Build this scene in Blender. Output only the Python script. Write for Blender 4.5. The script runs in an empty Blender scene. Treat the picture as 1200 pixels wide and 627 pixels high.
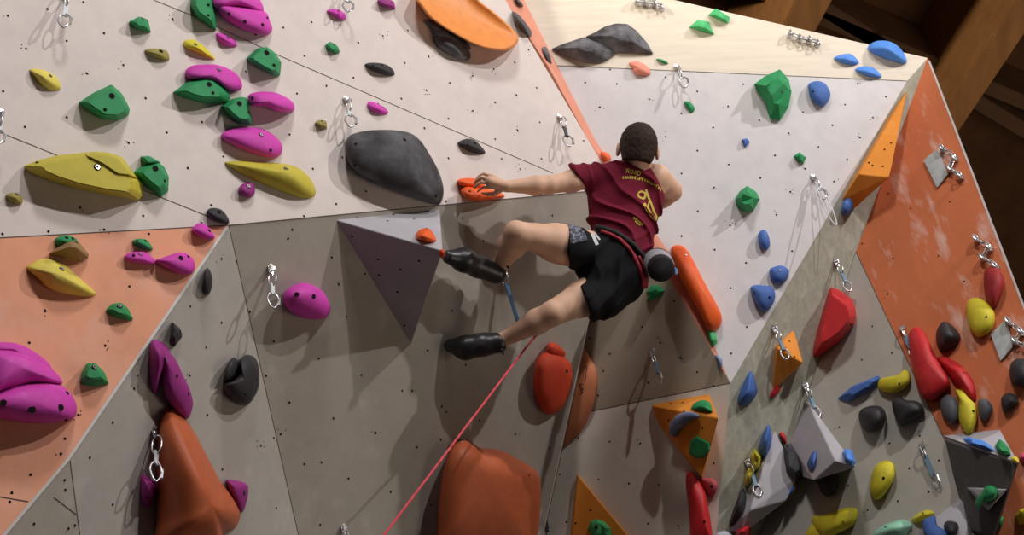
import bpy, bmesh, math, random
import numpy as np
from mathutils import Vector, Matrix
from mathutils.bvhtree import BVHTree
random.seed(7); np.random.seed(7)
S = bpy.context.scene; C = S.collection
# ------------------------------------------------------------------ view frame
F_PX, CX, CY = 1800.0, 600.0, 313.5
CAMH = 1.6
U = np.array([-350.0, -1713.0, 1800.0]); U /= np.linalg.norm(U)
Hf = np.array([0, 0, 1.0]) - U * U[2]; Hf /= np.linalg.norm(Hf)
Hr = np.cross(Hf, U)
M = np.array([Hr, Hf, U])
OFF = np.array([0, 0, CAMH])
def ray(x, y): return np.array([(x - CX) / F_PX, (y - CY) / F_PX, 1.0])
def P(x, y, z): return ray(x, y) * z
def W(c): return Vector(M @ np.asarray(c) + OFF)
def WV(c): return Vector(M @ np.asarray(c))
def toc(w): return M.T @ (np.array(w) - OFF)
def plane(a, b, c):
    n = np.cross(b - a, c - a); n /= np.linalg.norm(n)
    if n @ a > 0: n = -n
    return (n, n @ a)
def hit(x, y, pl, h=0.0):
    r = ray(x, y); return r * ((pl[1] + h) / (pl[0] @ r))
# ------------------------------------------------------------------ colour and materials
def lin(c):
    return tuple(((v / 255) / 12.92 if v / 255 <= 0.04045 else ((v / 255 + 0.055) / 1.055) ** 2.4) for v in c) + (1,)
MATS = {}
def mat(name, rgb, rough=0.6, var=0.08, chalk=0.0, chalk_col=(225, 220, 215), bump=0.15, bscale=140, metal=0.0, vscale=6.0, stretch=(1, 1, 1), rot=(0, 0, 0), cs=5.0, clo=0.55, chi=0.75, spec=0.5, sheen=0.0, dark=None):
    if name in MATS: return MATS[name]
    m = bpy.data.materials.new(name); m.use_nodes = True
    nt = m.node_tree; N = nt.nodes; L = nt.links
    b = N['Principled BSDF']; b.inputs['Roughness'].default_value = rough; b.inputs['Metallic'].default_value = metal
    b.inputs['Specular IOR Level'].default_value = spec
    tc = N.new('ShaderNodeTexCoord'); mp = N.new('ShaderNodeMapping')
    mp.inputs['Scale'].default_value = stretch; mp.inputs['Rotation'].default_value = rot
    L.new(tc.outputs['Object'], mp.inputs['Vector'])
    n1 = N.new('ShaderNodeTexNoise'); n1.inputs['Scale'].default_value = vscale; n1.inputs['Detail'].default_value = 6; n1.inputs['Roughness'].default_value = 0.62
    L.new(mp.outputs[0], n1.inputs['Vector'])
    c = lin(rgb)
    r1 = N.new('ShaderNodeValToRGB')
    r1.color_ramp.elements[0].position = 0.3; r1.color_ramp.elements[1].position = 0.7
    lo = tuple(max(0, v * (1 - var)) for v in c[:3]) + (1,); hi = tuple(min(1, v * (1 + var)) for v in c[:3]) + (1,)
    if dark: lo = lin(dark)
    r1.color_ramp.elements[0].color = lo; r1.color_ramp.elements[1].color = hi
    L.new(n1.outputs['Fac'], r1.inputs['Fac'])
    col = r1.outputs['Color']
    if chalk > 0:
        n2 = N.new('ShaderNodeTexNoise'); n2.inputs['Scale'].default_value = cs; n2.inputs['Detail'].default_value = 5; n2.inputs['Roughness'].default_value = 0.6
        L.new(mp.outputs[0], n2.inputs['Vector'])
        r2 = N.new('ShaderNodeValToRGB'); r2.color_ramp.elements[0].position = clo; r2.color_ramp.elements[1].position = chi
        r2.color_ramp.elements[0].color = (0, 0, 0, 1); r2.color_ramp.elements[1].color = (chalk,) * 3 + (1,)
        L.new(n2.outputs['Fac'], r2.inputs['Fac'])
        mx = N.new('ShaderNodeMix'); mx.data_type = 'RGBA'
        L.new(r2.outputs['Color'], mx.inputs['Factor']); L.new(col, mx.inputs['A']); mx.inputs['B'].default_value = lin(chalk_col)
        col = mx.outputs['Result']
    L.new(col, b.inputs['Base Color'])
    if bump > 0:
        n3 = N.new('ShaderNodeTexNoise'); n3.inputs['Scale'].default_value = bscale; n3.inputs['Detail'].default_value = 4
        L.new(tc.outputs['Object'], n3.inputs['Vector'])
        bp = N.new('ShaderNodeBump'); bp.inputs['Strength'].default_value = bump; bp.inputs['Distance'].default_value = 0.004
        L.new(n3.outputs['Fac'], bp.inputs['Height']); L.new(bp.outputs[0], b.inputs['Normal'])
    if sheen: b.inputs['Sheen Weight'].default_value = sheen
    MATS[name] = m; return m
# ------------------------------------------------------------------ object helpers
def link(name, me, parent=None, loc=None):
    o = bpy.data.objects.new(name, me); C.objects.link(o)
    if parent is not None: o.parent = parent
    if loc is not None: o.location = loc
    return o
def tag(o, label=None, cat=None, group=None, kind=None):
    if label: o['label'] = label
    if cat: o['category'] = cat
    if group: o['group'] = group
    if kind: o['kind'] = kind
    return o
def mesh_from(name, verts, faces, mats, smooth=False, mi=None):
    me = bpy.data.meshes.new(name); me.from_pydata([tuple(v) for v in verts], [], [tuple(f) for f in faces])
    for m in mats: me.materials.append(m)
    if mi is not None: me.polygons.foreach_set('material_index', mi)
    if smooth: me.polygons.foreach_set('use_smooth', [True] * len(me.polygons))
    me.update(); return me
def bm_mesh(name, bm, mats, smooth=False):
    bmesh.ops.recalc_face_normals(bm, faces=bm.faces)
    me = bpy.data.meshes.new(name); bm.to_mesh(me)
    for m in mats: me.materials.append(m)
    if smooth: me.polygons.foreach_set('use_smooth', [True] * len(me.polygons))
    me.update(); return me
# ------------------------------------------------------------------ the wall planes (solved so neighbouring panels share their edges)
FAC = {}
p = dict(oA=17.31, tI=7.49, tG=5.84, P3z=8.55, Sz=9.28, Bz=9.51, Vz=7.97, Jz=8.97, Kz=8.85)
vp = np.array([2921, 1295, 1800.0]); hw = M @ (vp / np.linalg.norm(vp))
hn = np.array([hw[1], -hw[0], 0]); hn /= np.linalg.norm(hn)
if hn[1] > 0: hn = -hn
nA = M.T @ (hn * math.cos(math.radians(p['oA'])) + np.array([0, 0, -1]) * math.sin(math.radians(p['oA'])))
A = FAC['A'] = (nA, nA @ P(560, 235, 8.2))
P1 = hit(268, 264, A); P2 = hit(723, 221, A)
G = FAC['G'] = plane(hit(0, 279, A), P1, P(5, 627, p['tG']))
I = FAC['I'] = plane(P1, P2, P(350, 627, p['tI']))
Hh = FAC['H'] = plane(P1, hit(350, 627, I), hit(81, 538, G))
FAC['H2'] = plane(hit(81, 538, G), hit(6, 627, G), hit(92, 627, Hh))
P3 = P(856, 449, p['P3z'])
J = FAC['J'] = plane(P2, P3, P(690, 405, p['Jz']))
K = FAC['K'] = plane(P3, hit(668, 487, J), P(637, 627, p['Kz']))
Sp = P(653, 77, p['Sz']); Bp = P(1063, 95, p['Bz'])
B = FAC['B'] = plane(P3, Sp, Bp)
D1 = FAC['D1'] = plane(P3, Bp, hit(838, 640, K))
T = hit(1087, 68, D1); Cc = FAC['C'] = plane(Sp, Bp, T)
FAC['St'] = plane(hit(592, 0, A), P2, Sp)
V_ = P(1107, 515, p['Vz'])
D2 = FAC['D2'] = plane(hit(1003, 295, D1), hit(888, 635, D1), V_)
E = FAC['E'] = plane(T, hit(1003, 295, D1), V_)

wallkw = dict(rough=0.85, var=0.05, chalk=0.5, cs=3.5, clo=0.55, chi=0.85, bump=0.12, bscale=220, vscale=9, spec=0.2)
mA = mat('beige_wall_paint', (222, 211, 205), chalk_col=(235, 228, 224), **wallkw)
mI = mat('shaded_wall_paint', (172, 165, 154), chalk_col=(228, 224, 216), **wallkw)  # the walls' shared paint, darkened so the overhang's shade sits in the colour
mH = mat('side_wall_paint', (176, 171, 163), chalk_col=(222, 218, 212), **wallkw)
mJ = mat('shaded_brownish_wall_paint', (180, 169, 150), chalk_col=(212, 205, 190), **wallkw)  # same paint again, browned and darkened to carry this panel's shade
mK = mat('light_wall_paint', (212, 205, 193), chalk_col=(230, 226, 218), **wallkw)
mB = mat('white_wall_paint', (216, 212, 212), chalk_col=(228, 225, 224), **wallkw)
mC = mat('bare_plywood', (222, 211, 194), rough=0.8, var=0.07, vscale=7, stretch=(0.5, 0.5, 5), chalk=0.4, chalk_col=(236, 226, 210), cs=3, bump=0.05, spec=0.2)
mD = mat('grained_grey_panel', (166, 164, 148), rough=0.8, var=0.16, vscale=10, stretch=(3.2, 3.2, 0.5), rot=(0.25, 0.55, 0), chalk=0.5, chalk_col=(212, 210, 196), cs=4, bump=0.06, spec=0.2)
mG = mat('orange_wall_paint', (234, 166, 134), rough=0.85, var=0.07, chalk=0.5, chalk_col=(236, 196, 180), cs=4, clo=0.45, chi=0.8, bump=0.12, bscale=220, vscale=5, spec=0.2)
mE = mat('chalky_orange_wall_paint', (200, 114, 74), rough=0.8, var=0.08, chalk=0.6, chalk_col=(224, 196, 184), cs=4.4, clo=0.55, chi=0.70, bump=0.1, bscale=200, vscale=3, stretch=(2.2, 2.2, 0.65), spec=0.2)
mSt = mat('salmon_strip_paint', (222, 150, 126), rough=0.8, var=0.08, chalk=0.6, chalk_col=(225, 185, 170), cs=5, bump=0.1, spec=0.2)
mDk = mat('dark_hole', (30, 26, 24), rough=0.9, var=0.1, bump=0, spec=0.1)
mSeam = mat('panel_joint', (92, 84, 78), rough=0.9, var=0.1, bump=0, spec=0.1)
mEdge = mat('aluminium_edge', (205, 200, 196), rough=0.5, var=0.05, bump=0, spec=0.4)

def disc_on(c, n, rx, ry, verts, faces, mi, idx, seg=8, lift=0.0015):
    n = Vector(n); t = n.cross(Vector((0, 0, 1))); t = t.normalized() if t.length > 1e-4 else Vector((1, 0, 0)); b = n.cross(t)
    k = len(verts)
    for s in range(seg):
        a = 2 * math.pi * s / seg
        verts.append(Vector(c) + n * lift + t * (rx * math.cos(a)) + b * (ry * math.sin(a)))
    faces.append([k + s for s in range(seg)]); mi.append(idx)
def strip_on(a, b, n, w, verts, faces, mi, idx, lift=0.001):
    a = Vector(a); b = Vector(b); n = Vector(n); s = (b - a).cross(n).normalized() * w / 2; k = len(verts)
    for v in (a - s, a + s, b + s, b - s): verts.append(v + n * lift)
    faces.append([k, k + 1, k + 2, k + 3]); mi.append(idx)
def panel(name, f, poly, m, holes=(), seams=(), edges=(), label=None):
    pl = FAC[f]; n = WV(pl[0])
    vs = [W(hit(x, y, pl)) for x, y in poly]; k = len(vs)
    verts = vs + [v - n * 0.025 for v in vs]
    faces = [list(range(k)), list(range(2 * k - 1, k - 1, -1))] + [[i, i + k, (i + 1) % k + k, (i + 1) % k] for i in range(k)]
    mi = [0] * len(faces)
    for h in holes:
        x, y = h[:2]
        disc_on(W(hit(x, y, pl)), n, 0.0060, 0.0060, verts, faces, mi, 1)
        if random.random() < 0.25:
            for _ in range(random.randint(1, 4)):
                disc_on(W(hit(x + random.uniform(-6, 6), y + random.uniform(-6, 6), pl)), n, 0.003, 0.003, verts, faces, mi, 1, 6)
    for s in seams:
        for a, b in zip(s, s[1:]): strip_on(W(hit(*a, pl)), W(hit(*b, pl)), n, 0.0045, verts, faces, mi, 2)
    for s in edges:
        for a, b in zip(s, s[1:]): strip_on(W(hit(*a, pl)), W(hit(*b, pl)), n, 0.012, verts, faces, mi, 3)
    me = mesh_from(name, verts, faces, [m, mDk, mSeam, mEdge], mi=mi)
    o = link(name, me); tag(o, label, None, None, 'structure'); return o
def cr(ox, oy, pts): return [(ox + x / 3.917, oy + y / 3.917) for x, y in pts]

hA = (cr(0, 0, [(218,42),(36,72),(383,10),(120,224),(306,188),(477,153),(398,337),(566,299),(792,88),(14,419),(306,539),(114,583),(668,451),(765,609),(927,561)])
    + cr(240, 0, [(360,127),(490,102),(458,257),(188,329),(423,430),(558,394),(682,357),(704,196),(817,165),(233,160),(917,289),(902,453),(931,140),(389,618)])
    + cr(480, 0, [(87,260),(482,287),(386,318),(289,348),(184,381),(77,415),(490,436),(392,472),(290,509),(178,545),(68,589),(597,562),(496,600),(583,403),(546,230)])
    + cr(0, 160, [(590,30),(862,145),(367,327),(657,364),(11,447),(222,436),(478,427)])
    + cr(240, 160, [(85,92),(496,148),(631,96),(739,252),(603,310),(29,315),(455,366)])
    + cr(480, 160, [(178,100),(422,103),(605,103),(508,150),(392,12),(167,298),(798,20)]))
hB = (cr(480, 0, [(806,380),(873,492),(920,320)]) + cr(720, 0, [(11,386),(160,456),(235,354),(380,420),(591,387),(522,488),(307,521),(453,586),(665,552),(800,612),(865,515)])
    + cr(960, 0, [(177,384),(306,444),(118,481),(246,540),(60,575)])
    + cr(720, 160, [(381,65),(525,129),(737,87),(308,170),(670,190),(457,234),(808,254),(383,343),(744,360),(531,408),(308,457),(460,520),(816,526),(604,580),(235,2),(936,48),(875,148)])
    + cr(960, 160, [(187,5),(129,106),(68,207)]) + cr(720, 320, [(533,69),(608,247),(536,369)]))
hG = cr(0, 160, [(683,447)]) + cr(0, 320, [(207,175),(134,320),(483,333),(594,62)]) + cr(0, 467, [(359,76),(280,254),(298,185),(54,433),(140,350),(45,475)])
hH = cr(240, 160, [(76,561),(144,574)]) + cr(0, 320, [(615,530),(871,470),(873,153),(630,470)]) + cr(240, 320, [(6,341),(76,228)]) + cr(0, 467, [(517,110),(412,272),(517,487)]) + cr(240, 467, [(257,216),(328,503),(11,76),(316,181),(80,325)])
hH2 = cr(0, 467, [(299,420),(314,597),(296,375),(156,576),(343,583)])
hI = (cr(240, 160, [(382,468),(401,427),(582,555)]) + cr(480, 160, [(243,373),(655,363),(338,480)])
    + cr(240, 320, [(206,178),(116,218),(316,313),(523,392),(719,468),(388,595),(906,540),(281,472),(650,200),(615,52),(735,4)])
    + cr(480, 320, [(195,173),(256,421),(148,612),(12,540),(83,355)]) + cr(240, 467, [(388,18),(590,91),(785,159),(457,301),(659,367),(529,580),(853,429),(535,293),(348,164)])
    + cr(480, 467, [(147,37),(320,100),(485,163),(33,224),(641,228),(99,489),(143,190),(168,62)]))
hJ = cr(480, 320, [(827,299),(920,371),(890,450),(866,562)]) + cr(720, 320, [(275,128),(127,247),(211,320),(303,389),(380,455),(455,518),(155,503),(240,573),(322,573)])
hK = cr(480, 467, [(774,182),(919,199),(690,349),(867,372),(720,567)]) + cr(720, 467, [(119,207),(67,390),(204,396),(154,575),(292,585),(457,297)])
hD2 = cr(960, 320, [(244,245),(196,399),(52,442),(334,367)]) + cr(960, 467, [(92,132),(323,207),(462,172),(133,401),(413,321),(503,429),(361,472),(223,512),(550,285),(645,385)])
hE = cr(960, 160, [(318,262),(197,492),(250,80),(420,330),(600,300),(340,560)]) + [(1040, 345), (1130, 330), (1100, 300)]

panel('wall_upper_left', 'A', [(-450,304),(268,264),(723,221),(533,-100),(-450,-250)], mA, hA,
      seams=[[(-450,-30),(12,160),(262,261)], [(180,0),(227,19),(329,66),(480,131),(648,203)], [(-150,287),(268,264),(723,221)]], label='large beige overhanging panel above the climber')
panel('wall_lower_left', 'G', [(-450,304),(268,264),(81,538),(6,627),(-192,860),(-450,860)], mG, hG,
      seams=[[(-60,572),(33,588)]], edges=[[(266,266),(80,538),(4,628),(-194,860)]], label='orange panel at the lower left')
panel('wall_left_return', 'H', [(268,264),(81,538),(124,860),(402,860)], mH, hH, seams=[[(268,264),(402,860)], [(82,540),(124,860)]], label='grey return panel below the orange panel')
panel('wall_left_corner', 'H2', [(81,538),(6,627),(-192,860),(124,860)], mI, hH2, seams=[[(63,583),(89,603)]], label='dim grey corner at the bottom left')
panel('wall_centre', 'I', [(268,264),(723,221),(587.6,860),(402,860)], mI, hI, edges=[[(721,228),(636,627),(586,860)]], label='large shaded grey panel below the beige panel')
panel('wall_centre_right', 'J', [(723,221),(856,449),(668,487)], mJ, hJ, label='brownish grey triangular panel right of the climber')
panel('wall_lower_middle', 'K', [(856,449),(668,487),(587.6,860),(817,860)], mK, hK, seams=[[(856,449),(668,487)]], label='light grey panel below the triangular panel')
panel('wall_upper_right', 'B', [(653,77),(1063,95),(856,449),(800,320),(731,217),(697,163)], mB, hB, label='light grey panel right of the climber')
panel('wall_top', 'C', [(590,-46),(653,77),(1063,95),(1087,68),(790,0)], mC, seams=[[(653,77),(1063,95)]], label='bare plywood panel along the top')
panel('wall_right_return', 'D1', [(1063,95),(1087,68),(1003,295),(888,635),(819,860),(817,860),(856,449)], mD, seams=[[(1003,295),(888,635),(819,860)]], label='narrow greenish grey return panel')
panel('wall_lower_right', 'D2', [(1003,295),(1107,515),(1270,860),(819,860),(888,635)], mat('right_grey_wall_paint', (178,174,163), chalk_col=(205,202,193), **wallkw), hD2, label='grey panel at the lower right')
panel('wall_right', 'E', [(1087,68),(1393,860),(1270,860),(1107,515),(1003,295)], mE, hE, seams=[[(1003,295),(1270,860)]], edges=[[(1089,72),(1393,860)]], label='orange panel at the far right')
# the salmon strip on the arete and the step behind the centre panel's edge
La = [(564,-46,'A'),(592,0,'A'),(643,79,'A'),(687,160,'A'),(723,221,'A'),(790,335,'J'),(856,449,'J')]
Ra = [(590,-46,'C'),(614,0,'C'),(653,77,'B'),(697,163,'B'),(731,217,'B'),(800,320,'B'),(856,449,'B')]
vs = [W(hit(x, y, FAC[f])) for x, y, f in La] + [W(hit(x, y, FAC[f])) for x, y, f in Ra]
o = link('wall_arete_strip', mesh_from('wall_arete_strip', vs, [[i, i + 1, i + 8, i + 7] for i in range(6)], [mSt])); tag(o, 'thin salmon strip along the arete', None, None, 'structure')
sd = o.modifiers.new('s', 'SOLIDIFY'); sd.thickness = 0.02; sd.offset = -1
st = [(723,221,'J'),(668,487,'J'),(587.6,860,'K')]
vs = [W(hit(x, y, I)) for x, y, f in st] + [W(hit(x, y, FAC[f], -0.02)) for x, y, f in st]
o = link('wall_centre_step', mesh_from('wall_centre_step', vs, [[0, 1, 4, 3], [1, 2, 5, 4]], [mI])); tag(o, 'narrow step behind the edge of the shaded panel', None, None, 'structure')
# ------------------------------------------------------------------ climbing volumes (bolted-on hollow boxes with flat faces)
def hullmesh(name, pts, mats, origin, bevel=0.004, below=None):
    bm = bmesh.new()
    for q in pts: bm.verts.new(q - origin)
    r = bmesh.ops.convex_hull(bm, input=bm.verts)
    bmesh.ops.delete(bm, geom=[v for v in bm.verts if not v.link_faces], context='VERTS')
    bmesh.ops.dissolve_limit(bm, angle_limit=0.03, verts=bm.verts, edges=bm.edges)
    if bevel: bmesh.ops.bevel(bm, geom=list(bm.edges), offset=bevel, segments=1, affect='EDGES', clamp_overlap=True)
    return bm
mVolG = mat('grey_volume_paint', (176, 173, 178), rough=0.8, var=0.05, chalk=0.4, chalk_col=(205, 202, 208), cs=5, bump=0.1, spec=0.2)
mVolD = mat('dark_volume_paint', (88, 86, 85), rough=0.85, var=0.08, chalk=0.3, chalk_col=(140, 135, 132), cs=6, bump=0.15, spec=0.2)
mVolO = mat('orange_volume_paint', (226, 142, 52), rough=0.75, var=0.08, chalk=0.3, chalk_col=(226, 170, 110), cs=6, bump=0.1, spec=0.25)
def volume(f, base, raised, m, label, facedots=(), name='climbing_volume', group='climbing volumes bolted to the walls', dark=None):
    pl = FAC[f] if isinstance(f, str) else f
    pts = [W(hit(x, y, pl, -0.01)) for x, y in base] + [W(hit(x, y, pl, h)) for x, y, h in raised]
    org = sum((W(hit(x, y, pl)) for x, y in base), Vector()) / len(base)
    bm = hullmesh(name, pts, None, org)
    bmesh.ops.recalc_face_normals(bm, faces=bm.faces)
    bvh = BVHTree.FromBMesh(bm)
    me = bpy.data.meshes.new(name); bm.to_mesh(me); bm.free()
    mats = [m, mDk] + ([dark] if dark else [])
    for q in mats: me.materials.append(q)
    o = link(name, me, loc=org); tag(o, label, 'climbing volume', group)
    if facedots:
        for x, y in facedots:
            verts, faces, mi = [], [], []
            d = WV(ray(x, y)).normalized()
            h = bvh.ray_cast(W((0, 0, 0)) - org, d)
            if h[0] is None: continue
            disc_on(h[0], h[1], 0.0065, 0.0065, verts, faces, mi, 0)
            link('screw_hole', mesh_from('screw_hole', verts, faces, [mDk]), parent=o)
    return o
def vface(f, pts):
    pl = FAC[f]; return plane(*[hit(x, y, pl, h) for x, y, h in pts])
# ------------------------------------------------------------------ climbing holds
def hmat(n, rgb, **k):
    kw = dict(rough=0.62, var=0.1, bump=0.25, bscale=260, vscale=14, chalk=0.35, cs=14, clo=0.58, chi=0.85, spec=0.35); kw.update(k)
    return mat(n, rgb, **kw)
HM = {
 'green': hmat('green_resin', (34, 142, 84), chalk_col=(110, 175, 140)), 'lgreen': hmat('bright_green_resin', (78, 190, 118), chalk_col=(160, 215, 180)),
 'mint': hmat('pale_green_resin', (150, 205, 178), chalk_col=(60, 170, 110), chalk=0.9, clo=.5),
 'pink': hmat('magenta_resin', (208, 66, 176), chalk_col=(225, 140, 205)), 'purple': hmat('purple_resin', (152, 44, 128), chalk_col=(180, 90, 160)),
 'hotpink': hmat('hot_pink_resin', (238, 90, 130)),
 'yellow': hmat('yellow_resin', (214, 200, 48), chalk_col=(232, 222, 130)), 'oyellow': hmat('dull_yellow_resin', (196, 182, 62), chalk_col=(150, 138, 60), chalk=.5),
 'olive': hmat('olive_resin', (150, 138, 70)), 'pyellow': hmat('pale_yellow_resin', (222, 205, 90), chalk_col=(235, 225, 170), chalk=.6), 'brown': hmat('brown_resin', (150, 120, 80), chalk_col=(170, 150, 120)),
 'black': hmat('black_resin', (48, 47, 50), chalk_col=(120, 118, 122), chalk=.45, clo=.52), 'blackc': hmat('chalky_black_resin', (58, 57, 61), chalk_col=(165, 165, 172), chalk=.75, clo=.4, chi=.85, cs=7), 'blackd': hmat('worn_black_resin', (44, 43, 46), chalk_col=(140, 140, 146), chalk=.6, clo=.42, chi=.8, cs=4),
 'blue': hmat('blue_resin', (68, 106, 176), chalk_col=(140, 165, 205)), 'lblue': hmat('light_blue_resin', (84, 142, 226), chalk_col=(150, 185, 235)),
 'red': hmat('red_resin', (196, 34, 40), chalk_col=(215, 110, 110), rough=.5), 'dred': hmat('dark_red_resin', (150, 30, 34), chalk_col=(180, 90, 90)),
 'redor': hmat('red_orange_resin', (206, 66, 34), chalk_col=(225, 130, 100)), 'orange': hmat('orange_resin', (240, 98, 34), chalk_col=(245, 170, 130), rough=.5),
 'salmon': hmat('salmon_resin', (238, 150, 130)), 'lorange': hmat('amber_fibreglass', (238, 150, 78), chalk_col=(190, 110, 60), chalk=.6, cs=5, rough=.45, bump=.05),
 'dorange': hmat('burnt_orange_fibreglass', (188, 96, 58), chalk_col=(206, 132, 98), chalk=.5, cs=5, rough=.5, bump=.08), 'porange': hmat('pale_orange_resin', (232, 146, 104), chalk_col=(235, 165, 130), rough=.55),
 'grey': hmat('grey_resin', (176, 180, 190), chalk_col=(215, 215, 220)), 'maroon': hmat('worn_pink_resin', (196, 84, 92), chalk_col=(120, 60, 60)),
 'slate': hmat('slate_resin', (84, 86, 92), chalk_col=(130, 130, 138), chalk=.5), 'bluegrey': hmat('blue_grey_resin', (112, 132, 170), chalk_col=(180, 186, 200), chalk=.7, clo=.45),
}
mBolt = mat('steel_bolt', (190, 190, 192), rough=0.35, metal=0.9, bump=0)
def spline(pts, n):
    k = len(pts); out = []
    for i in range(k):
        p0, p1, p2, p3 = [np.array(pts[(i + j - 1) % k], float) for j in range(4)]
        for s in range(n):
            t = s / n
            out.append(0.5 * ((2 * p1) + (-p0 + p2) * t + (2 * p0 - 5 * p1 + 4 * p2 - p3) * t * t + (-p0 + 3 * p1 - 3 * p2 + p3) * t ** 3))
    return out
PROF = {
 'r': [(0, -.06), (0.0, .12), (.02, .34), (.08, .55), (.18, .73), (.32, .87), (.5, .95), (.7, .99), (.9, 1.0)],
 's': [(0, -.05), (0.03, .12), (.12, .3), (.25, .5), (.4, .68), (.56, .83), (.72, .93), (.88, .99)],
 'b': [(0, -.05), (0, .5), (.015, .9), (.05, 1.0), (.1, .97), (.2, .9), (.35, .8), (.55, .72), (.8, .68)],
}
HOLDS = []
def hold(f, col, h, outline, label, kind='r', peak=None, flat=0.5, holes=(), group=None, bolt=(), rough=0.0, name='climbing_hold', lobes=None, cat='climbing hold', parent=None):
    """outline in photo pixels, laid on the wall plane f and raised by h metres"""
    pl = FAC[f] if isinstance(f, str) else f
    lob = [(outline, h, peak)] + list(lobes or [])
    xs = np.array(outline, float); c = xs.mean(0)
    org = W(hit(c[0], c[1], pl)); ni = WV(pl[0])
    bm = bmesh.new(); rs = random.Random(int(c[0] * 31 + c[1]))
    inner = []
    for ol, hh, pk in lob:
        op = np.array(ol, float); cc = op.mean(0)
        if pk is None:
            ext = np.ptp(op, axis=0); pk = (cc[0] - 0.02 * ext[0], cc[1] - 0.10 * ext[1])
        pk = np.array(pk, float)
        if kind in ('r', 's', 'b'):
            ring = spline(ol, 5 if len(ol) < 12 else 4); prof = PROF[kind]; rings = [(t, z) for t, z in prof]
        else:   # faceted: flat plateau with bevelled sides
            ring = [np.array(q, float) for q in ol]; rings = [(0, -.05), (0, .16), (1 - flat, 1.0)]
        n = len(ring); rows = []
        for t, z in rings:
            row = []
            for q in ring:
                xy = q + (pk - q) * t
                zz = z * hh
                if rough: zz += rs.uniform(-rough, rough) * hh * (1 if z > .1 else 0)
                row.append(bm.verts.new(W(hit(xy[0], xy[1], pl, zz)) - org))
            rows.append(row)
        for a, b in zip(rows, rows[1:]):
            for i in range(n):
                try: bm.faces.new((a[i], a[(i + 1) % n], b[(i + 1) % n], b[i]))
                except ValueError: pass
        if kind in ('r', 's', 'b'):
            zz = hh * (.67 if kind == 'b' else 1.0)
            v = bm.verts.new(W(hit(pk[0], pk[1], pl, zz)) - org)
            for i in range(n): bm.faces.new((rows[-1][i], rows[-1][(i + 1) % n], v))
            inner += [q for r_ in rows[4:] for q in r_] + [v]
        else: bm.faces.new(rows[-1])
        bm.faces.new(list(reversed(rows[0])))
    if kind in ('r', 's') and inner:
        for _ in range(6): bmesh.ops.smooth_vert(bm, verts=inner, factor=.5, use_axis_x=True, use_axis_y=True, use_axis_z=True)
    bmesh.ops.remove_doubles(bm, verts=bm.verts, dist=1e-5)
    if kind == 'f' and rough:
        bmesh.ops.triangulate(bm, faces=bm.faces)
    if kind == 'f': bmesh.ops.bevel(bm, geom=list(bm.edges), offset=0.004, segments=2, affect='EDGES', clamp_overlap=True)
    bmesh.ops.recalc_face_normals(bm, faces=bm.faces)
    me = bm_mesh(name, bm, [HM[col]], smooth=(kind != 'f' or not rough))
    if kind == 'f' and not rough:
        me.polygons.foreach_set('use_smooth', [pp.area < 0 for pp in me.polygons])
    bvh = BVHTree.FromBMesh(bm)
    o = link(name, me, loc=org, parent=parent)
    if parent is None: tag(o, label, cat, group)
    for lst, is_b in ((holes, False), (bolt, True)):
        for q in lst:
            x, y = q[:2]; r = q[2] if len(q) > 2 else 0.009
            d = WV(ray(x, y)).normalized(); hh = bvh.ray_cast(W((0, 0, 0)) - org, d)
            if hh[0] is None: continue
            nn = (hh[1] if hh[1].dot(d) < 0 else -hh[1]); verts, faces, mi = [], [], []
            nn = (nn + ni * 0.8).normalized()
            disc_on(hh[0], nn, r, r, verts, faces, mi, 0, 12, lift=0.0025)
            if is_b:
                disc_on(hh[0], nn, r * .72, r * .72, verts, faces, mi, 1, 12, lift=0.0045)
                disc_on(hh[0], nn, r * .34, r * .34, verts, faces, mi, 0, 6, lift=0.0055)
            nm = 'bolt' if is_b else 'bolt_hole'
            link(nm, mesh_from(nm, verts, faces, [mDk, mBolt], mi=mi), parent=o)
    bm.free(); HOLDS.append(o); return o
a = cr
# volumes first, their faces carry holds
VOLm = volume('I', [(391,257),(515,244),(481,406),(470,330)], [(519,294,0.40)], mVolG, 'large pale grey pyramid volume under the lip of the beige panel, by the upper shoe',
   facedots=a(240,160,[(698,374),(866,358),(839,388),(676,458),(797,563),(898,610)]) + a(480,160,[(85,345),(20,377),(43,570)]) + a(240,320,[(884,86),(800,10),(916,240)]))
FAC['Mtop'] = vface('I', [(391,257,0),(515,244,0),(519,294,.40)])
FAC['Mfront'] = vface('I', [(391,257,0),(481,406,0),(519,294,.40)])
VOL1 = volume('D1', [(1063,106),(1000,246),(985,236),(1040,140)], [(1042,208,.22),(1006,204,.12),(1062,108,.05)], mVolO, 'orange wedge volume on the narrow return panel at the upper right',
   facedots=a(960,160,[(300,60),(228,120),(245,133),(292,137),(330,30)]))
VOL2 = volume('D1', [(930,386),(905,458),(908,406),(936,430)], [(941,425,.16),(911,408,.10)], mVolO, 'small orange pyramid volume beneath a hanging quickdraw right of the prow',
   facedots=[(925,400),(931,418),(920,408)])
VOL3 = volume('D2', [(945,468),(925,517),(934,557),(975,520),(1000,545)], [(979,540,.34),(1003,547,.30),(953,563,.24)], mVolG, 'tall grey pyramid volume between the two black holds at the lower right')
FAC['V3l'] = vface('D2', [(945,468,0),(925,517,0),(979,540,.34)])
FAC['V3r'] = vface('D2', [(945,468,0),(979,540,.34),(1003,547,.30)])
VOL4 = volume('D1', [(908,502),(889,545),(868,597),(853,622),(880,618),(905,540)], [(934,560,.20),(879,598,.16),(922,586,.20),(870,625,.08)], mVolG, 'grey block volume with a quickdraw hanging in front of it')
FAC['V4t'] = vface('D1', [(908,502,0),(934,560,.20),(879,598,.16)])
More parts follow.
